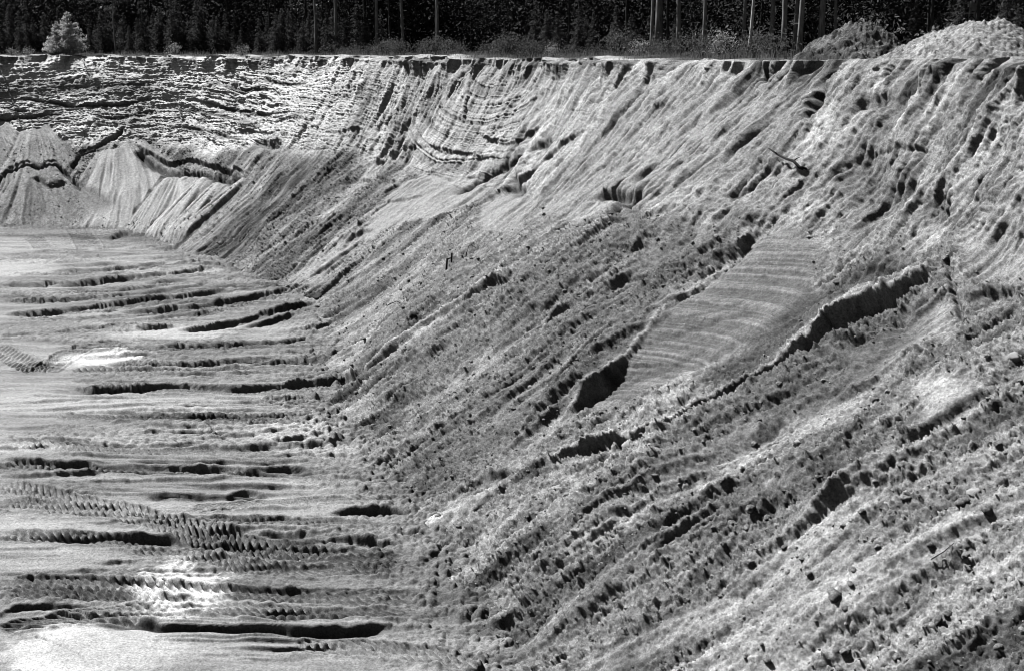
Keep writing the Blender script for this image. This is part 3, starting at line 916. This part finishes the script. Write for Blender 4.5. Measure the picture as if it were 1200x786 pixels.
# far ground so that nothing ends in a void
gv = np.array([[-1500, -600, -3.0], [1500, -600, -3.0], [1500, 1500, -3.0], [-1500, 1500, -3.0]])
g = link('ground', raw_mesh('ground', gv, [[0, 1, 2, 3]], M_FLOOR, attrs={'alb': np.full(4, .3)}))
tag(g, kind='structure')
for o in (wall, plat, floor):
    pass

# displaced wall, projected: to stand things on it
WPX, WPY = project(PW[..., 0], PW[..., 1], PW[..., 2])
def on_wall(px, py):
    d = (WPX[::2, ::2] - px) ** 2 + (WPY[::2, ::2] - py) ** 2 + np.where(PW[::2, ::2, 1] > 10, 0, 1e9)
    i = np.unravel_index(np.argmin(d), d.shape)
    i = (i[0] * 2, i[1] * 2)
    return Vector(PW[i]), Vector(NRM[i])

# ================================================================== clods and stones
ICO_V = None
def ico(sub=2):
    import bmesh
    bm = bmesh.new(); bmesh.ops.create_icosphere(bm, subdivisions=sub, radius=1)
    v = np.array([x.co[:] for x in bm.verts]); f = np.array([[q.index for q in x.verts] for x in bm.faces])
    bm.free(); return v, f
IV1, IF1 = ico(1); IV2, IF2 = ico(3)
def stone_verts(V, r, seed, rough=.5):
    rg = np.random.default_rng(seed)
    out = V.copy()
    for k in range(6):
        n = rg.normal(size=3); n /= np.linalg.norm(n)
        c = rg.uniform(.6, .95)
        d = out @ n
        out -= np.outer(np.maximum(d - c, 0), n) * .7
    o1, o2 = rg.uniform(0, 90, 2)
    nz = fbm(V[:, 0] * 1.3 + o1 + V[:, 2] * .9, V[:, 1] * 1.3 + o2 - V[:, 2] * .7, 4, seed, .6)
    out *= (1 + rough * nz)[:, None]
    out *= np.array([1, rg.uniform(.65, 1.1), rg.uniform(.5, .8)]) * r
    return out

# countless small clods: one object
n = 15000
vs, fs = [], []
k = 0
cnt = 0
inview = (WPX > -20) & (WPX < 1230) & (WPY < 810) & (PW[..., 1] > 12)
wgt = (db * rough * cm * inview).astype(float)
area = np.repeat((np.gradient(SS) * 1.0)[:, None], NT, 1)
wgt *= area
wf = wgt.reshape(-1); wf /= wf.sum()
pick = rng.choice(len(wf), n, p=wf)
protos = [stone_verts(IV1, 1, 50 + i) for i in range(12)]
for j in pick:
    a, b = np.unravel_index(j, wgt.shape)
    r = min(.02 * rng.pareto(2.2) + .022, .13)
    v = protos[rng.integers(12)] * r
    an = rng.uniform(0, 6.28); c, s_ = math.cos(an), math.sin(an)
    v = v @ np.array([[c, s_, 0], [-s_, c, 0], [0, 0, 1]])
    vs.append(v + PW[a, b] + NRM[a, b] * r * .1); fs.append(IF1 + k); k += len(v)
me = raw_mesh('loose_clods', np.concatenate(vs), np.concatenate(fs), M_CLOD, smooth=False, attrs={'alb': np.repeat(rng.uniform(.17, .34, n), len(IV1))})
tag(link('loose_clods', me), 'countless small grey sand clods strewn over the debris slope', 'clods', kind='stuff')

stone_meshes = {}
def stone(px, py, rpx, label, mat=M_CLOD, seed=1, group=None, name='sand_clod', cat='clod'):
    p, nn = on_wall(px, py)
    dist_ = (p - Vector((0, 0, H))).length
    r = rpx / FPX * dist_
    me = raw_mesh(name, stone_verts(IV2, r, seed), IF2, mat, smooth=True, attrs={'alb': np.full(len(IV2), .16 + .012 * (seed % 9))})
    o = link(name, me); o.location = p + nn * r * .12
    o.rotation_euler = (random.uniform(-.4, .4), random.uniform(-.4, .4), random.uniform(0, 6))
    tag(o, label, cat, group)
    return o
stone(980, 698, 9, 'round dark clod, the biggest near the bottom of the right-hand slope', M_CLOD, 3)
stone(1142, 578, 8, 'pale angular clod lying low on the slope at the right edge', M_CLODP, 4)
stone(1178, 566, 10, 'large grey clod higher than its neighbours at the right edge', M_CLOD, 5)
stone(1130, 588, 9, 'grey clod just left of the pale angular one', M_CLOD, 6)
stone(1118, 598, 7, 'small grey clod below the row of clods at the right edge', M_CLOD, 16)
stone(1160, 600, 8, 'grey clod below the pale angular one at the right edge', M_CLOD, 17)
stone(471, 376, 9, 'blackish soil lump lying on the middle of the slope', M_CLODD, 8, name='soil_lump', cat='soil lump')
stone(486, 370, 7, 'smaller blackish soil lump touching the bigger one on its upper right', M_CLODD, 9, name='soil_lump', cat='soil lump')
stone(558, 540, 7, 'grey clod alone on the lower middle of the debris slope', M_CLOD, 10)
stone(1189, 420, 8, 'pale rounded clod below the cliff foot near the right edge', M_CLODP, 11)
stone(935, 520, 6, 'pale small clod below the long overhanging ledge', M_CLODP, 12)
stone(738, 522, 8, 'pale clod on top of the light mound in the lower middle', M_CLODP, 13)
stone(372, 348, 7, 'dark clod at the slope foot beside the wheel ruts', M_CLODD, 14)
stone(372, 362, 5, 'smaller dark clod just below the one at the slope foot', M_CLODD, 15)
stone(990, 712, 5, 'small clod just below the round dark one', M_CLOD, 19)
grp = 'larger clods scattered over the lower right slope'
for i, (x, y, r) in enumerate([(880, 596, 6), (898, 606, 5), (876, 618, 6), (1000, 668, 6), (995, 684, 5), (950, 672, 5), (1030, 630, 7), (1062, 585, 7),
        (920, 640, 4), (1090, 640, 5), (1110, 720, 6), (1170, 760, 7), (1190, 772, 6), (1050, 770, 6), (874, 770, 5), (900, 775, 6), (990, 765, 6), (1100, 725, 7),
        (1010, 600, 5), (960, 560, 5), (830, 690, 4), (850, 640, 4), (1150, 690, 5), (1200, 740, 6), (1055, 545, 6), (1130, 650, 5)]):
    stone(x, y, r, 'grey lump among the clods scattered over the lower right slope', M_CLOD, 100 + i, grp)

# ================================================================== dead wood
def tube(path, radii, nseg=8):
    path = [Vector(p) for p in path]
    V, Fq = [], []
    for i, p in enumerate(path):
        t = (path[min(i + 1, len(path) - 1)] - path[max(i - 1, 0)]).normalized()
        a = t.cross(Vector((0, 0, 1)) if abs(t.z) < .9 else Vector((1, 0, 0))).normalized()
        b = t.cross(a)
        for k in range(nseg):
            an = 2 * math.pi * k / nseg
            V.append(p + (a * math.cos(an) + b * math.sin(an)) * radii[i])
    for i in range(len(path) - 1):
        for k in range(nseg):
            Fq.append([i * nseg + k, i * nseg + (k + 1) % nseg, (i + 1) * nseg + (k + 1) % nseg, (i + 1) * nseg + k])
    n0 = len(V)
    V.append(path[0]); V.append(path[-1])
    m = len(path) - 1
    for k in range(nseg):
        Fq.append([n0, (k + 1) % nseg, k, k]); Fq.append([n0 + 1, m * nseg + k, m * nseg + (k + 1) % nseg, m * nseg + (k + 1) % nseg])
    V = np.array([v[:] for v in V])
    return V, [f if f[2] != f[3] else f[:3] for f in Fq]

def poly_mesh(name, parts, mat, smooth=True):
    vs, fs = [], []
    for V, Fc in parts:
        o = len(vs)
        vs += [tuple(v) for v in V]; fs += [[i + o for i in f] for f in Fc]
    me = bpy.data.meshes.new(name)
    me.from_pydata(vs, [], fs); me.update()
    me.polygons.foreach_set('use_smooth', np.full(len(fs), smooth))
    me.materials.append(mat)
    return me

def stick(name, label, cat, px_pts, r, lift, side=()):
    pts = []
    for i, (x, y) in enumerate(px_pts):
        p, nn = on_wall(x, y)
        pts.append(p + nn * lift[i])
    base = pts[-1]
    root = thing(name, label, cat, base)
    loc = [p - base for p in pts]
    n_ = len(loc)
    link('stem', poly_mesh('stem', [tube(loc, [r * (.5 + .6 * i / (n_ - 1)) for i in range(n_)])], M_WOOD), root)
    for a, v, rr in side:
        s0 = loc[a]
        link('twig', poly_mesh('twig', [tube([s0, s0 + Vector(v) * .5 + Vector((0, 0, .03)), s0 + Vector(v)], [rr, rr * .8, rr * .4], 6)], M_WOOD), root)
    return root
stick('dead_branch', 'dark crooked dead branch sticking out of the upper right face', 'branch',
      [(909, 185), (918, 189), (926, 193), (934, 195), (940, 200), (944, 198)], .07, [.5, .42, .35, .3, .15, -.1], [(3, (.25, 0, .15), .03), (1, (-.2, -.1, .12), .025)])
def upright(name, label, x, y, parts):
    p, nn = on_wall(x, y)
    root = thing(name, label, 'stick', p)
    for nm, path, r0, r1 in parts:
        path = [Vector(q) for q in path]
        m_ = len(path) - 1
        link(nm, poly_mesh(nm, [tube(path, [r0 + (r1 - r0) * i / m_ for i in range(m_ + 1)], 7)], M_WOOD), root)
upright('forked_stick', 'thick dark forked stick standing upright in the middle of the slope', 523, 318,
        [('stem', [(0, 0, -.3), (.02, 0, .3), (.06, 0, .75)], .07, .055), ('prong', [(.06, 0, .68), (.2, 0, .74), (.30, 0, .76)], .045, .04),
         ('prong', [(.30, 0, .5), (.31, 0, .76), (.32, 0, 1.05)], .05, .06)])
upright('bent_twig', 'thin bent dark twig standing right of the forked stick', 545, 305,
        [('stem', [(0, 0, -.2), (.08, 0, .4), (.22, 0, .8), (.35, 0, .85), (.6, 0, .7)], .035, .015)])
upright('dead_root', 'thin curled dark root above the blackish soil lumps', 463, 358,
        [('stem', [(-.4, 0, 0), (-.15, -.05, .12), (.1, 0, .22), (.3, 0, .1), (.4, 0, -.1)], .025, .02)])
upright('dry_stalk', 'pale dry stalk lying among clods low on the right', 1105, 655,
        [('stem', [(-.25, 0, 0), (0, -.05, .2), (.22, 0, .38)], .012, .008)])
p, nn = on_wall(559, 84)
root = thing('hanging_turf', 'black clump of turf and roots hanging under the rim', 'turf', p)
link('clump', raw_mesh('clump', stone_verts(IV2, .55, 77, .6), IF2, M_CLODD), root)
for i in range(7):
    a = random.uniform(-.4, .4)
    link('root_strand', poly_mesh('root_strand', [tube([(a, -.2, -.1), (a * 1.3, -.45, -.5), (a * 1.1, -.4, -random.uniform(.7, 1.3))], [.03, .02, .01], 5)], M_WOOD), root)

# ================================================================== heaps on the plateau
def heap(name, label, px, backm, wpx, hpx, peak, seed, dark, mat):
    c = on_plateau(px, backm)
    dist_ = math.hypot(c.x, c.y)
    rad = wpx / 2 / FPX * dist_; ht = hpx / FPX * dist_
    n = 190
    g_ = np.linspace(-1, 1, n)
    x, y = np.meshgrid(g_, g_, indexing='ij')
    x, y = 1.2 * x * np.sqrt(1 - y * y / 2), 1.2 * y * np.sqrt(1 - x * x / 2)
    xs_ = x - peak * np.exp(-(x * x + y * y) * 2)
    r = np.hypot(xs_, y * 1.0) * (1 + .12 * fbm(x * 1.5 + seed, y * 1.5, 3, 1))
    z = np.clip(1 - r, -.12, 1)
    sk = sstep(1.25, 1.1, np.hypot(x, y))
    z = np.where(z > 0, z * (1.18 - .18 * z) * (1 - .15 * sstep(.75, 1, z)), z)
    xm, ym = x * rad, y * rad
    zz = z * ht + sstep(-.05, .1, z) * (.34 * fbm(xm / 1.1 + seed, ym / 1.1, 5, 2, .6) * dark[2] + .12 * np.abs(vnoise(xm / .25, ym / .25, 1)) + .12 * lumps(xm / .3, ym / .3, 1, .3) + .14 * lumps(xm / .14, ym / .14, 2, .6))
    zz = zz - .05 - (1 - sk) * .6 - sstep(1.12, 1.25, r) * .3
    al = dark[0] + dark[1] * fbm(xm / .8 + seed, ym / .8, 4, 3)
    al = np.clip(al * (1 + .8 * fbm(xm / .12, ym / .12, 2, 1)), .05, .7)
    o = grid_mesh(name, np.stack([xm, ym, zz], -1), mat, {'alb': al})
    o.location = (c.x, c.y, c.z)
    o.rotation_euler = (0, 0, -math.atan2(c.x, c.y))
    tag(o, label, 'heap')
    return c, rad, ht
hp1 = heap('gravel_heap', 'pale tall gravel heap with a clean cone on the plateau', 1142, 5.2, 205, 46, .05, 3, (.33, .12, .6), M_HEAP)
hp2 = heap('earth_heap', 'darker lumpy earth heap with weedy hollows behind the rim', 1000, 6.0, 150, 50, .12, 21, (.13, .2, 1.7), M_HEAP)

# ================================================================== vegetation
def leaf_quads(cent, size, rg, flat=0.0, long=1.6):
    """one small bent quad per centre"""
    n = len(cent)
    a = rg.normal(size=(n, 3)); a[:, 2] *= (1 - flat); a /= np.linalg.norm(a, axis=1, keepdims=True)
    b = rg.normal(size=(n, 3)); b = np.cross(a, b); b /= np.linalg.norm(b, axis=1, keepdims=True) + 1e-9
    s = (size * rg.uniform(.6, 1.4, n))[:, None]
    a = a * s * long; b = b * s * .5
    V = np.stack([cent - a * .5, cent + b * .5, cent + a * .5, cent - b * .5], 1).reshape(-1, 3)
    F_ = np.arange(n * 4).reshape(n, 4)
    return V, F_

def conifer_crown(h, rad, z0, seed, nb=26, per=40, size=.12, droop=.25, up=.0):
    """whorls of boughs, each bough a feathered spray of needle tufts"""
    rg = np.random.default_rng(seed)
    C = []
    z = z0
    while z < h * .985:
        f = (z - z0) / (h - z0)
        L = rad * (1 - f) ** .8 * 1.0 + .06
        for k in range(max(4, int(nb * (1 - .5 * f) / 4))):
            an = rg.uniform(0, 6.283); l = L * rg.uniform(.6, 1.12)
            m = max(6, int(per * l / rad))
            t = rg.uniform(.12, 1, m)
            w = rg.normal(size=m) * .16 * l * (1.1 - t * .7)
            x = t * l; zz = z - droop * x * t + up * x + rg.normal(size=m) * .05 * l
            C.append(np.stack([np.cos(an) * x - np.sin(an) * w, np.sin(an) * x + np.cos(an) * w, zz], 1))
        z += h * .045 * rg.uniform(.7, 1.3)
    C.append(np.stack([rg.normal(size=30) * .04, rg.normal(size=30) * .04, h - rg.uniform(0, .12, 30) * h], 1))
    C = np.concatenate(C)
    return leaf_quads(C, size, rg, .2, 2.0)

def pine_crown(h, rad, z0, seed, n=26, per=90, size=.3):
    rg = np.random.default_rng(seed); C = []
    for k in range(n):
        z = rg.uniform(z0, h); f = (z - z0) / (h - z0)
        l = rad * (1 - .6 * f) * rg.uniform(.3, 1); an = rg.uniform(0, 6.283)
        c = np.array([math.cos(an) * l, math.sin(an) * l, z])
        C.append(c + rg.normal(size=(per, 3)) * np.array([.55, .55, .3]) * rad * .33)
    return leaf_quads(np.concatenate(C), size, rg, .3, 1.6)

def trunk_part(h, r0, r1, seed, lean=0., stubs=0, z0=-.4):
    rg = random.Random(seed)
    N = 9
    path = []; rad = []
    for i in range(N):
        f = i / (N - 1)
        path.append((lean * f * h + rg.uniform(-.04, .04) * h * .1 * (f > 0), rg.uniform(-.03, .03) * h * .1 * (f > 0), z0 + (h - z0) * f))
        rad.append((r0 + (r1 - r0) * f) * (1.35 if i == 0 else 1))
    parts = [tube(path, rad, 10)]
    for k in range(stubs):
        z = rg.uniform(.12, .7) * h; an = rg.uniform(0, 6.28); l = rg.uniform(.4, 1.4)
        x0 = lean * z
        parts.append(tube([(x0, 0, z), (x0 + math.cos(an) * l * .6, math.sin(an) * l * .6, z + .02), (x0 + math.cos(an) * l, math.sin(an) * l, z - .12 * l)], [.03, .02, .008], 5))
    return parts

def crown_mesh(name, vf, mat): return raw_mesh(name, vf[0], vf[1], mat, smooth=True)

# prototypes (mesh data shared by the copies)
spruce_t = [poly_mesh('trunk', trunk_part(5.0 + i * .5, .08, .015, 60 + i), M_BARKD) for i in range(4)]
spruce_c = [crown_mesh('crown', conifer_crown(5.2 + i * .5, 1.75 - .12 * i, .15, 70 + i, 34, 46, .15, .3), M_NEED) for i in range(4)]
pine_t = [poly_mesh('trunk', trunk_part(17 + i, .155 + .015 * i, .06, 80 + i, (i - 1.5) * .008, 7), M_BARK) for i in range(4)]
pine_td = [poly_mesh('trunk', trunk_part(17 + i, .14, .05, 90 + i, (i - 1) * .01, 9), M_BARKD) for i in range(3)]  # deeper pines: bark darkened to paint in the wood's shade
pine_c = [crown_mesh('crown', pine_crown(18.5 + i, 3.2, 8.5, 95 + i), M_NEED) for i in range(4)]
def shrub_parts(h, rad, seed, mat, n=420, size=.11, name='foliage'):
    rg = np.random.default_rng(seed)
    c = []
    for k in range(9):
        an = rg.uniform(0, 6.28); l = rg.uniform(.1, .9) * rad
        cc = np.array([math.cos(an) * l, math.sin(an) * l, h * rg.uniform(.25, .85)])
        c.append(cc + rg.normal(size=(n // 9, 3)) * np.array([rad * .3, rad * .3, h * .17]))
    c = np.concatenate(c); c[:, 2] = np.abs(c[:, 2])
    fo = crown_mesh(name, leaf_quads(c, size, rg, 0, 1.3), mat)
    rr = random.Random(seed)
    stems = []
    for k in range(6):
        an = rr.uniform(0, 6.28); l = rr.uniform(.2, .7) * rad
        stems.append(tube([(0, 0, -.1), (math.cos(an) * l * .4, math.sin(an) * l * .4, h * .4), (math.cos(an) * l, math.sin(an) * l, h * .85)], [.02, .015, .006], 5))
    return fo, poly_mesh('stems', stems, M_BARKD)
shrubs = [shrub_parts(1.3, .9, 200 + i, M_LEAF) for i in range(4)] + [shrub_parts(1.1, .8, 210 + i, M_LEAFP) for i in range(2)]

def tree(name, loc, trunk, crown, s, rz, label, cat='tree', group=None, tn='trunk', cn='crown'):
    r = thing(name, label, cat, loc, group)
    r.scale = (s, s, s); r.rotation_euler = (0, 0, rz)
    link(tn, trunk, r); link(cn, crown, r)
    return r

# named trees of the photograph
sp_c = []
rg_ = np.random.default_rng(5)
v1, f1 = conifer_crown(4.6, 2.1, .1, 301, 44, 60, .15, .02, .35)
v2, f2 = conifer_crown(3.6, 1.5, .1, 302, 36, 56, .15, .02, .35)
v2 = v2 + np.array([-1.35, .2, 0])
young = thing('young_pine', 'sunlit bushy young pine alone on the rim at far left', 'tree', on_plateau(82, 3.0))
link('trunk', poly_mesh('trunk', trunk_part(4.0, .07, .015, 5) + [tube([(-.1, 0, -.2), (-1.1, .15, .8), (-1.35, .2, 3.0)], [.05, .04, .01], 7)], M_BARK), young)
link('crown', crown_mesh('crown', (np.concatenate([v1, v2]), np.concatenate([f1, f2 + len(v1)])), M_NEEDL), young)
young.scale = (1.0, 1.0, 1.0)
bir = thing('birch_tree', 'white leaning birch trunk standing before the dark wood', 'tree', on_plateau(876, 7.5))
link('trunk', poly_mesh('trunk', trunk_part(14, .105, .04, 7, .06, 0), M_BIRCH), bir)
link('crown', crown_mesh('crown', pine_crown(15, 2.6, 6.5, 400, 24, 80, .16), M_LEAF), bir)
bir.rotation_euler = (0, 0, 0)

gp = 'pine trunks in the sunlit front row of the wood'
front = [(135, 12, .6), (371, 12, .9), (394, 13, 1.1), (443, 12, 1.0), (473, 15, 1.2), (513, 12, 1.0), (762, 13, .8), (773, 15, 1.5), (795, 13, 1.2),
         (825, 13, .9), (870, 16, .8), (903, 18, .9), (918, 14, 1.25), (930, 20, 1.0), (936, 13, 1.0), (962, 18, 1.1), (978, 19, .8), (1123, 24, 1.3), (1137, 26, 1.5)]
lab = {773: 'thickest pine trunk of the front row, right of the middle', 443: 'slim pine trunk left of its two neighbours in the left half',
       135: 'thin pale trunk right of the sunlit young pine', 1137: 'stout pine trunk behind the top of the pale gravel heap',
       513: 'pale pine trunk farthest right of the three left of the middle', 918: 'stout pine trunk second to the right of the white birch'}
for i, (x, b, s) in enumerate(front):
    tree('pine_tree', on_plateau(x, b), pine_t[i % 4], pine_c[i % 4], s, random.uniform(-.3, .3),
         lab.get(x, 'bare pale pine trunk at the front of the dark wood'), group=gp)
gp = 'dim pine trunks deeper in the wood'
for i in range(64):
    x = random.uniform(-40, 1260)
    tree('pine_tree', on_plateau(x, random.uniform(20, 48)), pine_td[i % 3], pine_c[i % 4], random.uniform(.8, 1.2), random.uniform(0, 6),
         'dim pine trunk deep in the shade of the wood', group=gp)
gp = 'dark young spruces filling the wood edge'
for i in range(74):
    x = -30 + 640 * (i + random.uniform(.1, .9)) / 74 if i < 56 else random.uniform(600, 820) if i < 68 else random.uniform(1040, 1240)
    b = random.uniform(11, 19)
    tree('spruce_tree', on_plateau(x, b), spruce_t[i % 4], spruce_c[i % 4], random.uniform(.55, 1.05) * (1 if x < 420 else .75), random.uniform(0, 6),
         'dark young spruce in the dense edge of the wood', group=gp)
gp = 'small shrubs along the wood edge'
for i in range(46):
    x = random.uniform(380, 900)
    fo, stm = shrubs[i % 4]
    tree('shrub', on_plateau(x, random.uniform(5.5, 10)), stm, fo, random.uniform(.6, 1.6), random.uniform(0, 6),
         'low dark leafy shrub in the undergrowth before the wood', 'shrub', gp, 'stems', 'foliage')
for x, b, s, k, lb in [(843, 5.5, 1.5, 4, 'pale bushy shrub left of the white birch'), (1012, 11, 2.1, 4, 'pale leafy sapling behind the dark earth heap'),
                       (1102, 9, 1.5, 5, 'pale leafy branches left of the gravel heap top'), (14, 2.2, .75, 4, 'tiny pale seedling at the left picture edge'),
                       (35, 2.5, .8, 5, 'small seedling left of the sunlit young pine'), (283, 3, .85, 5, 'pale small shrub by the rim in front of dark spruces'),
                       (205, 6, 1.2, 4, 'greyish shrub on the rim right of the young pine'), (648, 5, 1.0, 4, 'pale low shrub in the grass at mid rim'),
                       (750, 6, 1.1, 5, 'pale spreading shrub in the grass right of the middle'), (905, 6, 1.3, 2, 'low round shrub right of the white birch')]:
    fo, stm = shrubs[k]
    tree('shrub', on_plateau(x, b), stm, fo, s, random.uniform(0, 6), lb, 'shrub', None, 'stems', 'foliage')
# the closed wood beyond: one mass
C = []
for i in range(750):
    p = on_plateau(random.uniform(-90, 1330), random.uniform(24, 62))
    hh = random.uniform(2, 14)
    C.append(np.array(p) + np.array([0, 0, hh]) + rng.normal(size=(360, 3)) * np.array([1.5, 1.5, 1.7]))
C = np.concatenate(C); C = C[C[:, 2] > 15.5]
v, f = leaf_quads(C, .2, rng, .2, 1.8)
C2 = []
for i in range(800):
    p = on_plateau(random.uniform(-120, 1360), random.uniform(44, 75))
    hh = random.uniform(.5, 15) if i % 2 else random.uniform(.3, 6)
    C2.append(np.array(p) + np.array([0, 0, hh]) + rng.normal(size=(170, 3)) * np.array([2.2, 2.2, 1.8]))
C2 = np.concatenate(C2); C2 = C2[C2[:, 2] > 15.4]
v2, f2 = leaf_quads(C2, .85, rng, .2, 1.5)
v, f = np.concatenate([v, v2]), np.concatenate([f, f2 + len(v)])
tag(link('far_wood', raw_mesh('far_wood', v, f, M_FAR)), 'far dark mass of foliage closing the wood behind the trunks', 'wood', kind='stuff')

# grass along the rim
vs, fs = [], []
n = 16000
ks = rng.integers(0, NS, n * 2)
ks = ks[(RPX[ks] > -60) & (RPX[ks] < 925)][:n]
bk = rng.uniform(.0, 9, len(ks))
keep = rng.random(len(ks)) < np.clip(sstep(.5, 3.0, bk) + .12 + .8 * sstep(.1, .4, fbm(SS[ks] / 2, bk / 2, 3, 1)), 0, 1)
ks, bk = ks[keep], bk[keep]
hs = rng.uniform(.12, .5, len(ks)) * np.clip(bk / 3, .4, 1.2)
px_ = PW[ks, -1, 0] + dirs[ks, 0] * bk; py_ = PW[ks, -1, 1] + dirs[ks, 1] * bk
bi = np.clip(np.searchsorted(back, bk), 0, NB - 1)
pz_ = PL[ks, bi, 2]
an = rng.uniform(0, 6.28, len(ks)); ln = rng.uniform(-.35, .35, (len(ks), 2))
w_ = .018 + .01 * rng.random(len(ks))
b0 = np.stack([px_ - np.cos(an) * w_, py_ - np.sin(an) * w_, pz_ - .05], 1)
b1 = np.stack([px_ + np.cos(an) * w_, py_ + np.sin(an) * w_, pz_ - .05], 1)
tp = np.stack([px_ + ln[:, 0] * hs, py_ + ln[:, 1] * hs, pz_ + hs], 1)
V = np.stack([b0, b1, tp], 1).reshape(-1, 3)
tag(link('grass', raw_mesh('grass', V, np.arange(len(V)).reshape(-1, 3), M_GRASS)), 'dry tufty grass along the rim before the wood', 'grass', kind='stuff')

# ================================================================== light
SUN = Vector((-.49, .36, .795)).normalized()
el = math.asin(SUN.z); az = math.atan2(SUN.x, SUN.y)
w = bpy.data.worlds.new('World'); sc.world = w; w.use_nodes = True
nt = w.node_tree
bg = nt.nodes['Background']
sky = nt.nodes.new('ShaderNodeTexSky'); sky.sky_type = 'NISHITA'; sky.sun_disc = False
sky.air_density = .35; sky.dust_density = .05; sky.sun_elevation = el; sky.sun_rotation = az
bw = nt.nodes.new('ShaderNodeRGBToBW')
nt.links.new(sky.outputs[0], bw.inputs[0]); nt.links.new(bw.outputs[0], bg.inputs['Color'])
bg.inputs['Strength'].default_value = 0.05
ld = bpy.data.lights.new('sun', 'SUN'); ld.energy = 5.0; ld.angle = R(.5)
lo = bpy.data.objects.new('sun', ld); COL.objects.link(lo)
lo.rotation_euler = SUN.to_track_quat('Z', 'Y').to_euler()
lo.location = (-60, 30, 80)

sc.view_settings.view_transform = 'Standard'
sc.view_settings.look = 'None'
sc.view_settings.gamma = 1.0
sc.view_settings.exposure = 0.42
sc.view_settings.use_curve_mapping = False
sc.render.engine = 'CYCLES'
sc.cycles.filter_width = 1.0
sc.cycles.diffuse_bounces = 0
sc.render.resolution_x = 1024; sc.render.resolution_y = 670
